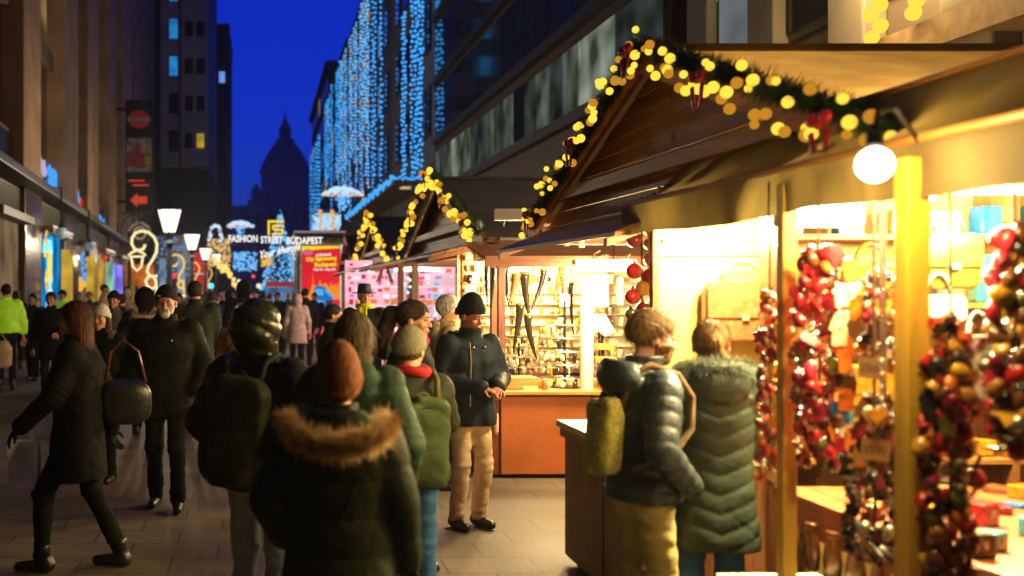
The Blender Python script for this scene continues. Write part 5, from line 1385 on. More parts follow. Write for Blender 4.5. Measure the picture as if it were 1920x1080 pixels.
def hair_strands(ho, hair, hf, s, n_):
    me = ho.data; rr = random.Random(len(me.vertices)); vs=[]; fs=[]
    root_p = hf.out(hair['pts'][0])*s if 'pts' in hair else None
    nv = len(me.vertices); crown = hf.out((0,-0.05,0.10))*s
    for i in range(n_):
        v = me.vertices[rr.randrange(nv)]; p = v.co.copy(); n0 = v.normal.copy()
        if root_p is not None and (p-root_p).length < 0.14*s and p.z > root_p.z-0.12*s: t = (root_p-p)
        elif hair['type'] == 'long' or root_p is not None: t = Vector((0,0,-1))
        else: t = (p-crown)+Vector((0,0,-0.02))
        t = t-n0*t.dot(n0)
        if t.length < 1e-5: continue
        t = (t.normalized()+Vector((rr.gauss(0,.18),rr.gauss(0,.18),rr.gauss(0,.18)))).normalized()
        L_ = rr.uniform(0.02,0.05)*s*(2.0 if hair['type'] == 'long' else 1.0); up_ = rr.uniform(0.001,0.005)*s
        w0 = t.cross(n0).normalized()*0.0011*s
        a0 = p-n0*0.001; a1 = p+t*L_*0.5+n0*up_; a2 = p+t*L_+n0*(up_*rr.uniform(-.4,1.4))
        o_ = len(vs); vs += [a0-w0,a0+w0,a1+w0,a1-w0,a2]; fs += [(o_,o_+1,o_+2,o_+3),(o_+3,o_+2,o_+4)]
    obj('hair_strands', MB().add(vs,fs), hair['mat'], ho)['kind'] = 'stuff'

PEOPLE = 0
def person(label, px, Y, top, rz, jacket, trousers, shoes, skin='fair', hat=None, hair=None, arms=('down','down'), stride=0.0, yaw=0, pitch=0, zb=0.88, bulk=1.0, flare=1.0, puff=None,
           hood=None, female=False, face=True, det=2, hands=None, X=None, lean=0.0, beard=None, collar=True, fur=None, step=None, extras=None, open_front=None):
    """px: image column of the body axis, top: image row of the crown -> height; Y: metres along the street"""
    global PEOPLE
    PEOPLE += 1; seed = PEOPLE*1.37
    if X is None: X = (px-CX)*Y/F
    h = CH-(top-CY)*Y/F; s = h/1.75
    if hat: s = h/(1.75+hat.get('rise',0.02))
    root = thing('person', label, 'person', (X,Y,0), math.radians(rz))
    vx = {3:0.011,2:0.016,1:0.024}[det]
    sh = 0.170 if female else 0.188
    fm = 0.93 if female else 1.0
    # joints ------------------------------------------------------------
    st = stride
    feet = [(-0.10, st), (0.10,-st)]
    hips = [(-0.085,0,0.93),(0.085,0,0.93)]
    arm = []
    for sd0, a in ((-1,arms[0]),(1,arms[1])):
        e, w_ = ARMS[a] if isinstance(a,str) else a
        e = (sd0*(e[0]-(0.015 if female else 0)), e[1], e[2]); w_ = (sd0*w_[0] if isinstance(a,str) else w_[0], w_[1], w_[2])
        if not isinstance(a,str): e = (a[0][0], a[0][1], a[0][2])
        arm.append(((sd0*sh,0.0,1.415), e, w_))
    legs = []
    for (x0,y0,z0),(fx,fy) in zip(hips,feet):
        kb = 0.05+abs(st)*0.18
        legs.append(((x0,y0,z0),(fx*0.98,fy*0.5+kb*(1 if fy >= 0 else 0.5),0.50),(fx,fy-0.02,0.10+(0.05 if fy < -0.12 else 0))))
    hf = HeadFrame((0,0.025+lean,1.632-lean*0.15), math.radians(yaw), math.radians(pitch))
    # skin: one continuous body -----------------------------------------
    def f_body(P):
        d = head_sdf(hf.loc(P))
        d = smin(d, rcone(P, hf.out((0,-0.02,-0.07)), (0,-0.015,1.40), 0.052*fm, 0.062*fm)[0], 0.02)
        tor = loft(P,[(0.85,0.12,0.08,0),(0.95,0.13,0.09,0),(1.2,0.13,0.085,0),(1.38,0.14,0.08,0),(1.44,0.07,0.06,0)],2)
        d = smin(d,tor,0.04)
        for a,e,w_ in arm:
            d = smin(d, rcone(P,(a[0]*0.86,a[1],a[2]-0.02),e,0.04,0.03)[0],0.03); d = smin(d, rcone(P,e,w_,0.03,0.024)[0],0.02)
        for a,k,f in legs:
            d = smin(d, rcone(P,a,k,0.06,0.042)[0],0.03); d = smin(d, rcone(P,k,f,0.042,0.03)[0],0.02)
        return d
    fs_ = {3:0.0062,2:0.008,1:0.014}[det]; cs_ = {3:0.024,2:0.028,1:0.035}[det]
    hx, hy = float(hf.c[0]), float(hf.c[1])
    me = sdf_mesh('body', f_body, axis(-0.46,0.46,cs_,(hx-0.10,hx+0.10,fs_)), axis(-0.6,0.6,cs_,(hy-0.13,hy+0.14,fs_)), axis(0.02,1.8,cs_,(1.49,1.76,fs_)), SKIN[skin], s)
    body = obj('body', me, None, root)
    if face and det >= 2:
        for sx in (-1,1):
            p = hf.out((sx*0.031,0.0765,0.006))*s
            ey = obj('eye', MB().ball(p,0.0118*s,12,8), EYEW, root, smooth=True)
            obj('iris', MB().ball(hf.out((sx*0.031,0.0845,0.005))*s,0.0055*s,8,6), EYE, ey, smooth=True)
            obj('eyelid', MB().tube([hf.out((sx*q[0],q[1],q[2]))*s for q in ((0.019,0.084,0.008),(0.026,0.0885,0.014),(0.036,0.0875,0.014),(0.044,0.080,0.007))],0.0042*s,6), SKIN[skin], root, smooth=True)
            a = [hf.out((sx*q[0],q[1],q[2]))*s for q in ((0.016,0.100,0.026),(0.032,0.096,0.031),(0.048,0.082,0.026))]
            obj('eyebrow', MB().tube(a,[0.0025*s,0.0032*s,0.002*s],6), hair['mat'] if hair else EYE, root, smooth=True)
        a = [hf.out(q)*s for q in ((-0.022,0.083,-0.062),(-0.01,0.0965,-0.062),(0.01,0.0965,-0.062),(0.022,0.083,-0.062))]
        obj('mouth', MB().tube(a,[0.003*s,0.0055*s,0.0055*s,0.003*s],6), LIP, root, smooth=True)
    # trousers ------------------------------------------------------------
    tw_ = 1.0 if not female else 0.95
    def f_tr(P):
        d = ell(P,(0,-0.01,0.93),(0.168,0.125,0.15))
        for a,k,f in legs:
            d = smin(d, rcone(P,a,k,0.092*tw_,0.068*tw_)[0],0.05); d = smin(d, rcone(P,k,(f[0],f[1],f[2]-0.01),0.068*tw_,0.058*tw_)[0],0.03)
        kn = np.exp(-((P[:,2]-0.50)/0.10)**2)+1.3*np.exp(-((P[:,2]-0.12)/0.09)**2)+0.7*np.exp(-((P[:,2]-0.82)/0.08)**2)
        return d-folds(P,0.008,seed,1.3)-0.0028*kn*np.sin(95*P[:,2]+9*P[:,0]+14*P[:,1]+seed)
    ymax = abs(st)+0.30
    me = sdf_mesh('trousers', f_tr, axis(-0.26,0.26,vx*1.15), axis(-ymax,ymax,vx*1.15), axis(0.03,1.12,vx*1.15), trousers, s)
    obj('trousers', me, None, root)
    for (a,k,f) in legs:
        def f_sh(P, f=f):
            d = rcone(P,(f[0],f[1]-0.045,0.05),(f[0]*1.12,f[1]+0.15,0.035),0.046,0.036)[0]
            d = smin(d, rcone(P,(f[0],f[1]-0.02,0.05),(f[0],f[1]-0.01,0.16),0.045,0.05)[0],0.03)
            return smax(d,0.004-P[:,2],0.008)
        lift = 0.0
        me = sdf_mesh('shoe', f_sh, axis(f[0]-0.08,f[0]+0.10,0.014), axis(f[1]-0.13,f[1]+0.24,0.014), axis(-0.02,0.22,0.012), shoes, s)
        obj('shoe', me, None, root)
    # jacket ----------------------------------------------------------------
    bk = bulk
    tab = [(zb,0.185*flare*bk,0.145*flare*bk,0),(zb+0.04,0.188*flare*bk,0.148*flare*bk,0),(max(zb+0.08,1.0),0.175*bk,0.135*bk,0.0),(1.15,0.172*bk,0.132*bk,0.005),(1.28,0.188*bk*fm,0.140*bk,0.005),(1.38,0.195*bk*fm,0.125*bk,0),(1.435,0.160*fm,0.105,0),(1.475,0.105,0.085,0.0),(1.50,0.075,0.075,0.0)]
    ra = [0.078*bk,0.064*bk,0.052*bk]
    def f_jk(P):
        d = loft(P,tab)
        if puff:
            amp,pitch_,slope = puff
            ph = (P[:,2]+slope*np.abs(P[:,0]))/pitch_
            d = d-amp*(np.abs(np.sin(math.pi*ph))**0.38-0.5)*np.clip((1.46-P[:,2])/0.1,0,1)
        for i,(a,e,w_) in enumerate(arm):
            d1,t1 = rcone(P,a,e,ra[0],ra[1]); d2,t2 = rcone(P,e,w_,ra[1],ra[2])
            if puff:
                l1 = math.dist(a,e); l2 = math.dist(e,w_)
                d1 = d1-puff[0]*(np.abs(np.sin(math.pi*t1*l1/puff[1]))**0.38-0.5); d2 = d2-puff[0]*(np.abs(np.sin(math.pi*t2*l2/puff[1]))**0.38-0.5)
            else:
                l1 = math.dist(a,e); l2 = math.dist(e,w_); ph = 14*P[:,0]*(1 if a[0] > 0 else -1)+6*P[:,1]
                d1 = d1-0.007*np.exp(-((1-t1)*l1/0.11)**2)*np.sin(t1*l1*170+ph); d2 = d2-0.007*np.exp(-(t2*l2/0.12)**2)*np.sin(t2*l2*170+ph+1)
            d = smin(d,smin(d1,d2,0.02),0.035)
        if not puff: d = d+0.004*np.exp(-((P[:,2]-1.31-0.03*np.abs(P[:,0]))/0.010)**2)*(P[:,1] < 0)+0.004*np.exp(-((P[:,2]-zb-0.035)/0.008)**2)
        if collar: d = smin(d, loft(P,[(1.42,0.085,0.085,0.0),(1.50,0.082,0.082,0.01),(1.545,0.086,0.086,0.015)],2),0.02)
        if hood == 'down':
            d = smin(d, smax(ell(P,(0,-0.115,1.45),(0.150,0.085,0.105)),-ell(P,(0,-0.10,1.54),(0.085,0.055,0.05)),0.03),0.025)
        if hood == 'up':
            Q = hf.loc(P); hd = ell(Q,(0,-0.03,0.005),(0.122,0.140,0.148))
            if puff: hd = hd-puff[0]*0.7*(np.abs(np.sin(math.pi*(Q[:,2]+0.55*Q[:,1]+0.03)/0.105))**0.6-0.5)
            hd = smax(hd,-ell(Q,(0,0.13,-0.01),(0.078,0.12,0.105)),0.02)
            d = smin(d,hd,0.035)
        if open_front: d = smax(d,-(rcone(P,(0,0.20,1.50),(0,0.21,zb),0.05,0.075)[0]),0.02)
        return d-folds(P,0.0035 if puff else 0.0095,seed)
    ax_ = max(0.30*bk, max(abs(q[0]) for a in arm for q in a)+0.10*bk)
    y1 = max(0.22*bk, max(q[1] for a in arm for q in a)+0.09); y0 = min(-0.25*bk, min(q[1] for a in arm for q in a)-0.09)
    jv = step or vx
    me = sdf_mesh('jacket', f_jk, axis(-ax_,ax_,jv), axis(y0-0.04,y1,jv), axis(zb-0.05,1.80 if hood == 'up' else 1.60,jv), jacket, s)
    obj('jacket' if zb > 0.75 else 'coat', me, None, root)
    if open_front:
        me = sdf_mesh('sweater', lambda P: loft(P,[(zb+0.02,0.15,0.12,0),(1.2,0.155,0.12,0.0),(1.38,0.16,0.105,0),(1.45,0.09,0.085,0.0),(1.50,0.062,0.066,0.008)],2)-folds(P,0.004,seed+2), axis(-0.2,0.2,vx), axis(-0.16,0.18,vx), axis(zb-0.03,1.54,vx), open_front, s)
        obj('sweater', me, None, root)
    # hands -------------------------------------------------------------------
    for i,(a,e,w_) in enumerate(arm):
        hm = (hands or ('skin','skin'))[i]
        if hm is None or (isinstance(arms[i],str) and arms[i] == 'pocket'): continue
        dr = (Vector(w_)-Vector(e)).normalized()
        mt = SKIN[skin] if hm == 'skin' else hm
        make_hand('hand', root, Vector(w_)+dr*0.01, dr, (0.3*(1 if i else -1),1,0.2) if not (arms[i] in ('clasp','hold')) else (0,0.3,1), mt, s, 0.55, 1 if i == 0 else -1, 0.0045 if det == 3 else 0.0065)
    # hair, hat -----------------------------------------------------------------
    hc = hf.c
    def hgrid(r, zlo, zhi, st_=None):
        st_ = st_ or {3:0.007,2:0.0085,1:0.014}[det]
        return axis(hc[0]-r,hc[0]+r,st_), axis(hc[1]-r-0.05,hc[1]+r,st_), axis(hc[2]+zlo,hc[2]+zhi,st_)
    if hair:
        ht = hair['type']
        def f_hr(P):
            Q = hf.loc(P)
            d = hair_cap(Q, hair.get('grow',0.011), hair.get('low',-0.06), hair.get('front',0), ht == 'pony')
            if ht == 'long':
                L_ = hair.get('len',0.30)
                tb = [(-L_,0.05,0.022,-0.085),(-L_*0.8,0.085,0.035,-0.085),(-0.12,0.095,0.06,-0.065),(-0.02,0.098,0.09,-0.035),(0.05,0.085,0.085,-0.025)]
                lf = loft(Q,tb,2.0)
                ang = np.arctan2(Q[:,0],-Q[:,1]-0.0)
                lf = lf+0.0022*np.sin(34*ang+1.5*np.sin(9*Q[:,2]))+0.0012*np.sin(55*ang+9*Q[:,2])
                lf = smax(lf, Q[:,1]-0.012, 0.015)
                d = smin(d,lf,0.02)
            if ht == 'pony':
                pts = hair.get('pts',[(0,-0.10,0.05),(0,-0.16,0.02),(0,-0.18,-0.10),(0,-0.16,-0.26)]); rs = hair.get('rs',[0.025,0.042,0.040,0.015])
                for k in range(len(pts)-1): d = smin(d, rcone(Q,pts[k],pts[k+1],rs[k],rs[k+1])[0]+0.002*np.sin(220*Q[:,0]+40*Q[:,2]),0.018)
            if ht == 'fluffy': d = d-0.008-0.004*np.sin(60*Q[:,0]+20*Q[:,2])*np.sin(50*Q[:,1])
            return d
        r = 0.16; zl = -hair.get('len',0.16)-0.14 if ht in ('long','pony') else -0.16
        xs,ys,zs = hgrid(r,zl,0.16)
        if ht == 'pony': ys = axis(hc[1]-0.26,hc[1]+0.14,{3:0.007,2:0.0085,1:0.014}[det]); xs = axis(hc[0]-0.26,hc[0]+0.26,{3:0.007,2:0.0085,1:0.014}[det])
        ho = obj('hair', sdf_mesh('hair', f_hr, xs, ys, zs, hair['mat'], s), None, root)
        if det == 3 and not hat:
            hair_strands(ho, hair, hf, s, 1500 if ht == 'short' else 2200)
    if beard:
        def f_bd(P):
            Q = hf.loc(P); d = head_sdf(Q)-0.007
            d = smax(d, Q[:,2]+0.035-0.25*np.abs(Q[:,0]), 0.01); d = smax(d, 0.0-Q[:,1], 0.01)
            return smax(d,-ell(Q,(0,0.1,-0.062),(0.022,0.03,0.008)),0.004)-0.002*np.sin(240*Q[:,0])*np.sin(200*Q[:,2])
        obj('beard', sdf_mesh('beard', f_bd, *hgrid(0.12,-0.14,0.05,0.006), beard, s), None, root)
    if hat:
        ty = hat['type']
        if ty in ('beanie','slouch'):
            rise = hat.get('rise',0.02); cuff = hat.get('cuff',True)
            def f_ht(P):
                Q = hf.loc(P); ang = np.arctan2(Q[:,0],Q[:,1]+0.015)
                w0 = hat.get('grow',0.008) if ty == 'beanie' else 0.02
                d = ell(Q,(0,-0.018,0.035),(0.083+w0,0.102+w0,0.092+rise))
                if ty == 'slouch': d = smin(d, ell(Q,(0,-0.065,0.02),(0.085,0.07,0.085)),0.03)
                lv = 0.018-0.30*(Q[:,1]+0.01)*(-1)
                zl = Q[:,2]-(0.012+hat.get('tilt',0.28)*Q[:,1]-hat.get('low',0))
                if cuff: d = d-hat.get('cuffd',0.010)*np.clip((0.066-np.abs(zl-0.03)*2)/0.010,0,1)
                d = d+0.0016*np.sin(64*ang)
                return smax(d,-zl,0.008)
            obj('hat', sdf_mesh('hat', f_ht, *hgrid(0.15,-0.14,0.15+rise), hat['mat'], s), None, root)
        if ty == 'fedora':
            m = MB().lathe([(0.086,0.0),(0.155,-0.006),(0.160,0.002),(0.092,0.010),(0.088,0.06),(0.080,0.105),(0.06,0.118),(0.03,0.112)],24,(0,0,0),1.0,1.18)
            o = obj('hat', m, hat['mat'], root, smooth=True); mm = hf.m.to_4x4(); mm.translation = hf.out((0,-0.012,0.055))*s; o.matrix_local = mm @ Matrix.Scale(s,4)
            o2 = obj('hat_band', MB().lathe([(0.094,0.012),(0.0925,0.035)],24,(0,0,0),1.0,1.18), M('hat_band',(0.02,0.018,0.016),0.5), root); o2.matrix_local = o.matrix_local
        if ty == 'cap':
            m = MB().ball((0,-0.012,0.05),0.1,16,10,(0.9,1.1,0.7)).obox((0,0.12,0.045),(0.13,0.09,0.012),(-0.15,0,0))
            o = obj('hat', m, hat['mat'], root, smooth=True); mm = hf.m.to_4x4(); mm.translation = hf.out((0,0,0.0))*s; o.matrix_local = mm @ Matrix.Scale(s,4)
    if fur:
        fur_strip('fur_trim', [Vector(p)*s for p in fur['path']], fur['mat'], fur.get('n',2200), fur.get('ln',0.05)*s, root, fur.get('rad',0.03)*s, PEOPLE, fur.get('down',0.2))
    if extras: extras(root, s, hf)
    return root, s, hf

BLACKSH = M('black_shoe',(0.012,0.011,0.012),0.35,0.2); BROWNSH = M('brown_shoe',(0.10,0.04,0.02),0.45,0.2)
JEAN = cloth('jeans',(0.05,0.13,0.30)); PALEJ = cloth('pale_jeans',(0.30,0.36,0.36)); DARKT = cloth('dark_trousers',(0.009,0.009,0.011)); BEIGE = cloth('beige_trousers',(0.64,0.49,0.32)); KHAKI = cloth('khaki_trousers',(0.36,0.28,0.11))
BLACKC = cloth('black_coat',(0.007,0.007,0.008)); NAVY = cloth('navy_parka',(0.018,0.028,0.040),0.6); OLIVE = cloth('olive_parka',(0.017,0.020,0.011),0.65); GREEN = cloth('dark_green_coat',(0.022,0.040,0.022),0.6)
HB = hairm('dark_brown',(0.035,0.017,0.009)); HBK = hairm('black',(0.012,0.009,0.008)); HR = hairm('auburn',(0.085,0.02,0.008)); HG = hairm('grey',(0.42,0.40,0.36)); HBL = hairm('blond',(0.125,0.064,0.015)); HLB = hairm('light_brown',(0.085,0.042,0.014)); HW = hairm('white',(0.62,0.58,0.5))
def arc(x, y, z, dip, back, n_=13, wrap=0.10):
    return [(x*math.sin(-math.pi/2+math.pi*i/(n_-1)), y-back*math.cos(-math.pi/2+math.pi*i/(n_-1))+wrap, z-dip*math.cos(-math.pi/2+math.pi*i/(n_-1))) for i in range(n_)]

def backpack(label, root, s, mat, straps, pw, ph, pd, z, yb=-0.16, detail=True, strap_arm=True):
    """worn backpack: a thing of its own, placed at the wearer's back"""
    b0 = thing('backpack', label, 'backpack', root.location, root.rotation_euler[2])
    def f(P):
        q = np.abs(P-V(0,yb-pd,z))/V(pw,pd,ph)
        d = ((q**4.5).sum(1)**(1/4.5)-1)*min(pw,pd,ph)
        pk = np.abs(P-V(0,yb-2*pd,z-ph*0.35))/V(pw*0.75,pd*0.45,ph*0.5)
        d = smin(d,((pk**3).sum(1)**(1/3)-1)*pd*0.45,0.02)
        return d-folds(P,0.005,7.7)
    me = sdf_mesh('pack', f, axis(-pw-0.05,pw+0.05,0.012), axis(yb-2.7*pd-0.05,yb+0.04,0.012), axis(z-ph-0.05,z+ph+0.05,0.012), mat, s)
    pk = obj('pack', me, None, b0)
    obj('zip', MB().tube([Vector((pw*0.86*math.cos(a),yb-pd*1.75,z+ph*0.1+ph*0.72*math.sin(a)))*s for a in [math.pi*i/16 for i in range(17)]],0.005*s,6), IRON, b0)
    obj('carry_loop', MB().tube([Vector((0.04*math.cos(a),yb-pd*0.4,z+ph+0.03*math.sin(a)))*s for a in [math.pi*i/8 for i in range(9)]],0.008*s,6), straps, b0)
    for sx in (-1,1):
        pts = [(sx*0.09,yb-0.02,z+ph*0.75),(sx*0.11,yb+0.04,1.47),(sx*0.125,-0.03,1.505),(sx*0.135,0.10,1.46),(sx*0.145,0.165,1.36),(sx*0.165,0.15,1.22),(sx*0.185,0.05,1.10),(sx*0.16,yb,z-ph*0.7)]
        obj('shoulder_strap', MB().tube([Vector(p)*s for p in pts],0.018*s,6), straps, b0, smooth=True)
    return b0
# ================================================================== THE CROWD
# 1 woman in brown beanie, nearest, from behind
fm_tan = M('fur_tan',(0.42,0.24,0.09),0.8,0.5,30,0)
def ex1(root, s, hf):
    obj('shoulder_seam', MB().tube([Vector((0.12,0.13,1.40))*s,Vector((0.14,0.0,1.47))*s,Vector((0.13,-0.14,1.40))*s,Vector((0.02,-0.17,1.1))*s],0.006*s,6), cloth('seam_black',(0.008,0.008,0.008)), root)
person('woman in a brown beanie and dark parka with tan fur hood, seen from behind', 634, 4.0, 640, -6, OLIVE, DARKT, BLACKSH, hat={'type':'beanie','mat':knit('brown',(0.14,0.042,0.010)),'rise':0.05,'low':0.035,'tilt':0.72,'grow':0.012,'cuffd':0.010}, hair={'type':'short','mat':HBK,'low':-0.09}, arms=('pocket','down'), zb=0.62, bulk=1.22, flare=1.08, puff=(0.010,0.155,0.0), hood='down', female=True, face=False, det=3,
       fur={'path':arc(0.20,-0.10,1.49,0.085,0.14,15,0.02),'mat':fm_tan,'n':9000,'ln':0.045,'rad':0.038,'down':0.2}, extras=ex1, hands=(None,cloth('black_glove',(0.01,0.01,0.01))), collar=True)
# 2 hooded person with rucksack
r2, s2_, h2_ = person('person in a shiny black hooded puffer jacket, seen from behind', 484, 5.4, 573, -28, puffer('shiny_black',(0.018,0.018,0.010),0.22), PALEJ, BLACKSH, arms=('pocket','pocket'), zb=0.84, bulk=1.16, puff=(0.020,0.115,0.0), hood='up', face=False, det=3, yaw=-30)
backpack('dark olive backpack on the person in the shiny black puffer', r2, s2_, cloth('olive_rucksack',(0.026,0.028,0.014),0.6), cloth('rucksack_strap',(0.02,0.025,0.03)), 0.175, 0.27, 0.075, 1.13, -0.17)
# 3 long-haired woman in green coat
person('long-haired woman in a dark green coat behind the brown beanie', 662, 4.95, 588, -22, GREEN, DARKT, BLACKSH, hair={'type':'long','mat':HLB,'len':0.32,'front':0.02}, arms=('pocket','pocket'), zb=0.66, bulk=1.14, flare=1.05, hood='down', female=True, face=False, det=3, yaw=-4)
# 4 woman with pale knitted hat and green backpack
RED = cloth('red_scarf',(0.40,0.02,0.02))
def ex4(root, s, hf):
    obj('scarf', MB().tube([Vector((0.093*math.cos(a),0.012+0.095*math.sin(a),1.515+0.012*math.sin(2*a)))*s for a in [2*math.pi*i/18 for i in range(18)]],0.032*s,8,True), RED, root, smooth=True)
r4, s4_, h4_ = person('woman in a pale grey knitted hat and red scarf, seen from behind', 772, 5.75, 612, 12, cloth('grey_olive_jacket',(0.030,0.030,0.022),0.6), JEAN, BLACKSH, hat={'type':'slouch','mat':knit('pale_grey',(0.17,0.15,0.11)),'rise':0.03,'cuff':False}, hair={'type':'short','mat':HLB}, arms=('pocket',((0.26,0.09,1.20),(0.13,0.22,1.42))), zb=0.86, bulk=1.10, puff=(0.007,0.10,0.0), female=True, face=True, det=3, yaw=-42, extras=ex4)
backpack('flat green backpack on the woman in the pale hat', r4, s4_, cloth('green_backpack',(0.055,0.075,0.03),0.55), cloth('green_strap',(0.10,0.09,0.035)), 0.145, 0.25, 0.055, 1.12, -0.165)
# 5 brunette with ponytail
person('brunette woman with a long ponytail in a black coat, face in profile', 770, 6.75, 566, -112, BLACKC, DARKT, BLACKSH, 'ruddy', hair={'type':'pony','mat':HB,'len':0.3,'pts':[(0,-0.10,0.05),(0,-0.155,0.03),(0.0,-0.19,-0.08),(0.0,-0.20,-0.24)],'rs':[0.028,0.050,0.055,0.025],'low':-0.05}, arms=('pocket','pocket'), zb=0.7, bulk=1.1, female=True, det=3, pitch=-4)
# 6 man in black beanie
def ex6(root, s, hf):
    obj('toggle', MB().ball(Vector((-0.05,0.135,1.40))*s,0.012*s,8,6).ball(Vector((0.05,0.135,1.40))*s,0.012*s,8,6), leather('silver'), root, smooth=True)
    obj('shirt_collar', MB().tube([Vector((0.062*math.sin(a),0.012+0.066*math.cos(a),1.500))*s for a in [-2.2+4.4*i/12 for i in range(13)]],0.010*s,6), cloth('white_collar',(0.7,0.66,0.58)), root, smooth=True)
    obj('zip', MB().tube([Vector((0.075,0.125,1.44))*s,Vector((0.085,0.155,1.3))*s,Vector((0.09,0.15,0.95))*s],0.004*s,6), leather('silver'), root)
person('man in a black beanie and navy parka with beige trousers, hands clasped', 880, 8.1, 549, -158, NAVY, BEIGE, BLACKSH, 'ruddy', hat={'type':'beanie','mat':knit('black',(0.010,0.010,0.011)),'rise':0.065,'cuff':True,'low':-0.004,'grow':0.012}, hair={'type':'short','mat':HBK,'grow':0.002}, arms=('clasp','clasp'), zb=0.80, bulk=1.12, flare=1.05, hood='down', det=3, yaw=16, pitch=-14, open_front=cloth('dark_sweater',(0.02,0.022,0.016)), extras=ex6, collar=True)
# 7 grey-haired woman in cream coat
person('grey-haired person in a cream fur-trimmed coat behind the man in the beanie', 838, 9.7, 556, -88, cloth('cream_coat',(0.42,0.33,0.19)), DARKT, BLACKSH, hair={'type':'fluffy','mat':HG,'low':-0.09}, arms=('pocket','pocket'), zb=0.7, bulk=1.15, hood='down', female=True, det=2, fur={'path':arc(0.17,-0.06,1.50,0.02,0.14),'mat':M('fur_cream',(0.55,0.42,0.24),0.8,0.3,30,0),'n':1500,'ln':0.05,'rad':0.035}, pitch=-6)
# 8 man with fedora and yellow scarf
YS = knit('yellow_scarf',(0.50,0.52,0.03))
def ex8(root, s, hf):
    obj('scarf', MB().tube([Vector((0.088*math.cos(a),0.02+0.09*math.sin(a),1.515))*s for a in [2*math.pi*i/18 for i in range(18)]],0.036*s,8,True), YS, root, smooth=True)
    obj('scarf_tail', MB().sheet([[Vector((x+0.02,0.155+0.02*math.sin(x*60),z))*s for x in np.linspace(-0.05,0.06,8)] for z in (1.50,1.40,1.28,1.18,1.12)]), YS, root, smooth=True).modifiers.new('t','SOLIDIFY').thickness = 0.02
person('man in a black brimmed hat with a yellow scarf near the pink stall', 684, 14.3, 533, 168, BLACKC, DARKT, BLACKSH, 'ruddy', hat={'type':'fedora','mat':M('black_felt',(0.012,0.012,0.013),0.7,0.2),'rise':0.045}, hair={'type':'short','mat':HG}, arms=('down','down'), zb=0.62, bulk=1.15, det=2, extras=ex8, yaw=22)
# 9 dark-haired woman before the poster
def ex9(root, s, hf):
    obj('badge', MB().ball(Vector((-0.235,0.0,1.28))*s,0.018*s,8,6,(0.4,1,1)), M('white_badge',(0.7,0.66,0.55),0.5), root)
person('dark-haired person in a black jacket passing the red poster', 622, 11.6, 572, -95, BLACKC, DARKT, BLACKSH, hair={'type':'short','mat':HBK,'low':-0.07}, arms=('pocket','pocket'), zb=0.8, bulk=1.18, female=True, det=2, pitch=-8, extras=ex9)
# 10 beige coat woman walking away
person('person in a beige hooded coat walking away towards the poster', 557, 23.5, 552, 0, cloth('beige_coat',(0.45,0.36,0.22)), DARKT, BLACKSH, arms=('down','down'), zb=0.62, bulk=1.12, flare=1.1, hood='up', face=False, female=True, det=1, stride=0.12)
person('person in dark clothes right beside the beige hooded coat', 572, 25.0, 541, 10, BLACKC, DARKT, BLACKSH, hair={'type':'short','mat':HBK}, face=False, det=1)
# 11 tan coat
person('red-haired person in a tan coat behind the hooded puffer jacket', 448, 11.6, 571, -35, cloth('tan_coat',(0.33,0.16,0.055)), DARKT, BLACKSH, hair={'type':'short','mat':HR,'grow':0.018,'low':-0.09}, arms=('down','down'), zb=0.8, bulk=1.12, female=True, face=False, det=2, stride=0.1,
       extras=lambda root,s,hf: obj('bag_strap', MB().tube([Vector((0.15,0.10,1.44))*s,Vector((0.12,0,1.47))*s,Vector((-0.02,-0.165,1.25))*s,Vector((-0.16,-0.13,0.95))*s],0.014*s,6), cloth('strap_black',(0.012,0.012,0.012)), root))
# 12 old man with white beard
def ex12(root, s, hf):
    obj('toggle', MB().ball(Vector((-0.06,0.155,1.34))*s,0.012*s,8,6).ball(Vector((0.06,0.155,1.34))*s,0.012*s,8,6), leather('silver'), root, smooth=True)
    obj('hat_badge', MB().ball(hf.out((0.045,0.094,0.055))*s,0.012*s,8,6,(1.6,0.5,0.6)), leather('silver'), root)
person('old man with a white beard in a black beanie and long dark jacket', 312, 8.8, 535, 178, cloth('charcoal_jacket',(0.009,0.009,0.008),0.6), DARKT, BLACKSH, 'ruddy', hat={'type':'beanie','mat':knit('dark_grey',(0.016,0.016,0.018)),'rise':0.02,'cuff':False}, hair={'type':'short','mat':HW,'grow':0.002}, arms=('pocket','pocket'), zb=0.74, bulk=1.22, flare=1.02, det=3, beard=HW, stride=0.10, extras=ex12, hood='down')
# 13 striding woman left
def ex13(root, s, hf):
    pass
r13, s13, h13 = person('striding woman with long auburn hair and a black coat at the far left', 146, 6.9, 567, 84, cloth('black_wool',(0.006,0.006,0.006),0.8), cloth('black_leggings',(0.009,0.009,0.010)), BLACKSH, hair={'type':'long','mat':HR,'len':0.34,'front':0.01}, arms=(((-0.24,0.10,1.15),(-0.22,0.31,0.96)),'back'), zb=0.60, bulk=1.14, flare=1.08, female=True, det=3, stride=0.23, hands=(cloth('black_glove',(0.01,0.01,0.01)),cloth('black_glove',(0.01,0.01,0.01))))
wb = at(46,870,6.85); o = thing('white_shopping_bag', 'pale paper shopping bag carried by the striding woman', 'bag', (wb.x,6.85,wb.z-0.15))
obj('bag', MB().prism([(-0.09,0),(0.09,0),(0.10,0.30),(-0.10,0.30)],'y',-0.05,0.05), M('white_paper',(0.8,0.8,0.74),0.7), o)
obj('handle', MB().tube([(-0.05,0,0.30),(0.0,0,0.47),(0.05,0,0.30)],0.006,6), M('white_paper',(0.8,0.8,0.74),0.7), o)
hb = at(236,745,7.0); o = thing('black_handbag', 'black handbag swinging behind the striding woman', 'bag', (hb.x,7.0,hb.z-0.18), math.radians(10))
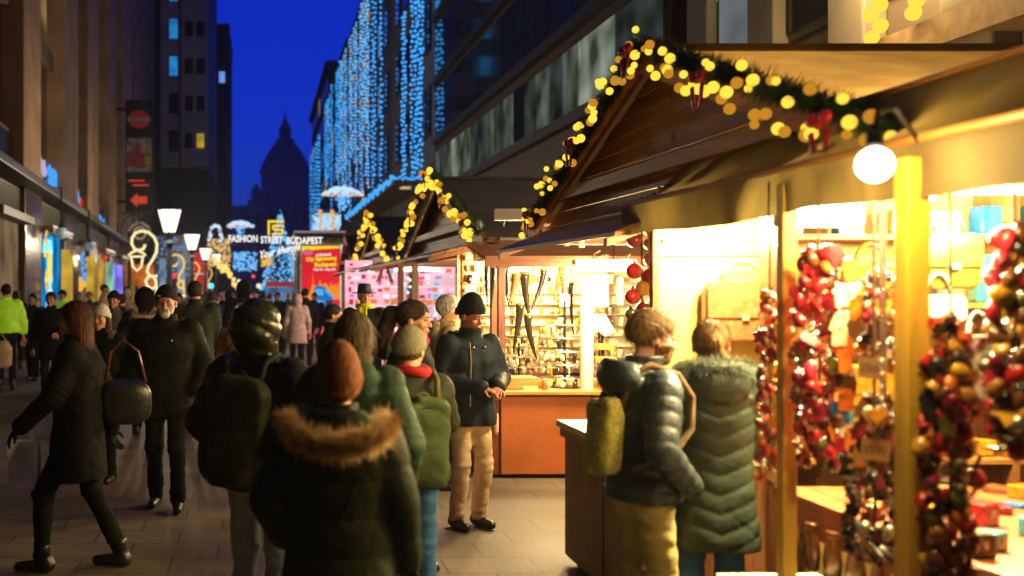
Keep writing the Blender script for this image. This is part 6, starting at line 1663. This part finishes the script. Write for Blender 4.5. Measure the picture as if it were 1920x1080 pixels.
obj('bag', sdf_mesh('bag', lambda P: (((np.abs(P-V(0,0,0.15))/V(0.17,0.06,0.15))**3).sum(1)**(1/3)-1)*0.06, axis(-0.22,0.22,0.014), axis(-0.1,0.1,0.014), axis(-0.05,0.35,0.014), leather('black')), None, o)
obj('strap', MB().tube([(-0.13,0,0.28),(-0.10,0,0.48),(-0.02,0,0.56),(0.08,0,0.48),(0.13,0,0.28)],0.010,6), leather('brown'), o, smooth=True)
# 14 woman in white hat
person('woman in a white knitted hat and dark coat behind the striding woman', 190, 10.0, 570, 165, BLACKC, DARKT, BLACKSH, 'ruddy', hat={'type':'beanie','mat':knit('white',(0.55,0.52,0.46)),'rise':0.03}, hair={'type':'long','mat':HB,'len':0.2}, arms=('pocket','pocket'), zb=0.7, bulk=1.1, female=True, det=2, fur={'path':arc(0.15,0.0,1.50,0.05,0.12),'mat':M('fur_brown',(0.22,0.12,0.04),0.8,0.4,30,0),'n':900,'ln':0.05})
# 15, 17 hi-vis
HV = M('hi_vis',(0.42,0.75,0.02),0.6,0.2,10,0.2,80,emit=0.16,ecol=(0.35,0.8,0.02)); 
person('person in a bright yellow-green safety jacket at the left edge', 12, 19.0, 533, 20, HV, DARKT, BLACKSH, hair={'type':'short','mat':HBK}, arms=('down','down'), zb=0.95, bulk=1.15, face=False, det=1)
o = thing('cream_bag', 'cream bag carried by the person in the safety jacket', 'bag', at(2,690,18.8)); obj('bag', MB().lathe([(0.1,0),(0.19,0.05),(0.2,0.35),(0.12,0.48)],14,(0,0,0),1,0.5), M('cream_bag',(0.5,0.38,0.22),0.7), o, smooth=True); obj('handle', MB().tube([(-0.1,0,0.46),(0,0,0.62),(0.1,0,0.46)],0.012,6), M('cream_bag',(0.5,0.38,0.22),0.7), o)
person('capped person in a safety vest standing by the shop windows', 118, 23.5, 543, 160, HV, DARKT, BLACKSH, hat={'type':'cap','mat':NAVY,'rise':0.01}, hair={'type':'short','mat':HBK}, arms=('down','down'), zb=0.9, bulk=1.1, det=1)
# 16..24 far passers-by
person('dark-coated person walking towards us left of the striding woman', 96, 17.2, 548, 175, BLACKC, DARKT, BLACKSH, 'ruddy', hair={'type':'short','mat':HB}, arms=('fwd','down'), zb=0.66, bulk=1.15, det=2)
person('man in a cream shirt by the shop fronts', 195, 26.5, 533, -90, cloth('cream_shirt',(0.62,0.50,0.30)), DARKT, BLACKSH, hair={'type':'short','mat':HLB,'grow':0.004}, arms=('down','down'), zb=0.92, bulk=1.0, det=1)
person('person in a black hat and grey coat behind the white-hatted woman', 214, 15.2, 545, 172, cloth('grey_coat',(0.085,0.085,0.09)), DARKT, BLACKSH, 'ruddy', hat={'type':'beanie','mat':knit('black',(0.010,0.010,0.011)),'rise':0.02}, hair={'type':'short','mat':HBK}, arms=('pocket','pocket'), zb=0.7, bulk=1.15, det=2)
person('person with a pointed black hood and cream fur collar walking away', 272, 13.2, 543, 0, BLACKC, DARKT, BLACKSH, hood='up', arms=('pocket','pocket'), zb=0.7, bulk=1.18, face=False, det=2, fur={'path':arc(0.19,-0.03,1.44,0.03,0.17),'mat':M('fur_cream',(0.55,0.42,0.24),0.8,0.3,30,0),'n':1600,'ln':0.06,'rad':0.04},
       extras=lambda root,s,hf: obj('hood_tip', MB().lathe([(0.10,0.06),(0.07,0.13),(0.03,0.18),(0.005,0.21)],14,tuple(hf.out((0,-0.02,0))*1.0)), BLACKC, root, smooth=True))
person('tall man in a dark green jacket walking away behind the old man', 366, 13.2, 528, 4, cloth('dark_green_jacket',(0.022,0.028,0.022),0.6), DARKT, BLACKSH, 'ruddy', hair={'type':'short','mat':HB}, arms=('down','swing'), zb=0.84, bulk=1.2, face=False, det=2, stride=0.15)
person('person in a green coat far down the street', 398, 22, 548, 0, GREEN, DARKT, BLACKSH, hair={'type':'short','mat':HLB}, zb=0.7, bulk=1.15, face=False, det=1)
person('person in a blue jacket far down the street', 430, 20, 545, -10, cloth('blue_jacket',(0.03,0.10,0.20)), JEAN, BLACKSH, hair={'type':'short','mat':HBK}, zb=0.8, bulk=1.15, face=False, det=1)
person('tall hooded person in black in front of the warm bulb swag', 457, 18.2, 528, 0, BLACKC, DARKT, BLACKSH, hood='up', zb=0.7, bulk=1.15, face=False, det=1)
person('person with a white bobble hat by the shop fronts', 238, 25, 541, 178, cloth('cream_coat',(0.42,0.33,0.19)), DARKT, BLACKSH, hat={'type':'beanie','mat':knit('white',(0.55,0.52,0.46)),'rise':0.04}, det=1, zb=0.7)
MORE = [(30,24,'dark passer-by behind the person in the safety jacket',BLACKC),(62,21,'passer-by in an olive coat left of the shop pier',OLIVE),(150,21,'passer-by in brown behind the striding woman',cloth('brown_coat',(0.12,0.06,0.025))),(168,28,'small grey passer-by under the globe lamps',cloth('grey_coat',(0.085,0.085,0.09))),(228,19,'passer-by in navy left of the old man',NAVY),(335,22,'passer-by in grey right of the old man',cloth('grey_coat',(0.085,0.085,0.09))),(418,26,'passer-by in black left of the blue jacket',BLACKC),(470,25,'passer-by in navy behind the tall hooded person',NAVY),(493,22,'passer-by in brown behind the shiny black hood',cloth('brown_coat',(0.12,0.06,0.025))),(590,28,'passer-by in black right before the poster foot',BLACKC),(322,40,'tiny passer-by under the nearest street lamp',OLIVE),(440,42,'tiny passer-by below the bulb swag',cloth('tan_coat',(0.33,0.16,0.055)))]
FARP = MORE+[(505,30,'dark-coated passer-by under the lit tree',BLACKC),(520,27,'passer-by in a dark green coat below the sign',GREEN),(540,29,'passer-by in grey beside the beige hooded coat',cloth('grey_coat',(0.085,0.085,0.09))),(415,33,'small pale-coated passer-by under the golden lights',cloth('cream_coat',(0.42,0.33,0.19))),(378,36,'passer-by under the second street lamp',OLIVE),(482,36,'small passer-by below the warm lamp',NAVY),(345,31,'passer-by right of the nearest street lamp pole',BLACKC),(295,30,'passer-by in tan behind the pointed hood',cloth('tan_coat',(0.33,0.16,0.055)))]
for i,(px,Y,lab,jm) in enumerate(FARP):
    person(lab, px, Y, 546+(i*5)%7, (0,170,10,180,-20,175,5,160)[i % 8], jm, DARKT, BLACKSH, hair={'type':'short','mat':(HB,HBK,HG,HLB)[i % 4]}, arms=('down','pocket') if i % 2 else ('pocket','down'), zb=0.7+0.03*(i % 4), bulk=1.12, face=False, det=1, stride=0.1*(i % 3))
# 25 man of the couple
NG = puffer('slate',(0.018,0.026,0.028),0.45)
def ex25(root, s, hf):
    g = MB()
    for sx in (-1,1): g.tube([hf.out((sx*(0.032+0.022*math.cos(a)),0.106,0.006+0.018*math.sin(a)))*s for a in [2*math.pi*i/14 for i in range(14)]],0.0022*s,5,True)
    g.tube([hf.out((-0.011,0.108,0.008))*s,hf.out((0.011,0.108,0.008))*s],0.002*s,5)
    for sx in (-1,1): g.tube([hf.out((sx*0.053,0.103,0.010))*s,hf.out((sx*0.080,0.0,0.012))*s],0.0022*s,5)
    obj('glasses', g, IRON, root, smooth=True)
r25, s25, h25 = person('bearded man with glasses in a slate quilted jacket leaning at the stall', 1204, 4.90, 584, -80, NG, KHAKI, BROWNSH, 'fair', hair={'type':'short','mat':HBL,'grow':0.016,'low':-0.035}, arms=('fwd','pocket'), zb=0.88, bulk=1.05, puff=(0.010,0.072,0.0), step=0.0095, hood='down', det=3, beard=hairm('beard_brown',(0.16,0.085,0.03)), yaw=-16, pitch=-8, lean=0.03, extras=ex25)
backpack('yellow patterned backpack on the bearded man', r25, s25, M('yellow_print',(0.36,0.31,0.06),0.7,0.6,90,0.1,100), cloth('brown_strap',(0.10,0.06,0.03)), 0.115, 0.18, 0.05, 1.17, -0.14)
# 26 woman of the couple
PG = puffer('forest',(0.018,0.028,0.017),0.45)
person('fair-haired woman in a long green quilted coat with dark fur hood', 1335, 5.0, 604, -8, PG, JEAN, BLACKSH, 'fair', hair={'type':'pony','mat':HBL,'len':0.1,'pts':[(0,-0.10,0.03),(0,-0.135,0.02),(0.02,-0.14,-0.05),(0.02,-0.12,-0.10)],'rs':[0.02,0.035,0.028,0.015]}, arms=('pocket','fwd'), zb=0.65, bulk=1.05, flare=1.12, step=0.0095, puff=(0.011,0.092,-0.38), hood='down', female=True, face=False, det=3, yaw=-6,
       fur={'path':arc(0.165,-0.07,1.505,-0.035,0.12,15,0.03),'mat':M('fur_dark',(0.045,0.055,0.032),0.7,0.6,30,0),'n':8000,'ln':0.042,'rad':0.036})
# ================================================================== thin evening haze over the whole street
hz = bpy.data.materials.new('haze_air'); hz.use_nodes = True
t = hz.node_tree; t.nodes.remove(t.nodes['Principled BSDF'])
pv = t.nodes.new('ShaderNodeVolumePrincipled')
pv.inputs['Color'].default_value = (0.78, 0.84, 1, 1); pv.inputs['Density'].default_value = 0.0006; pv.inputs['Anisotropy'].default_value = 0.3
t.links.new(pv.outputs[0], t.nodes['Material Output'].inputs['Volume'])
o = obj('haze', MB().box(-70,70,-130,330,-1,62), hz); o['kind'] = 'stuff'
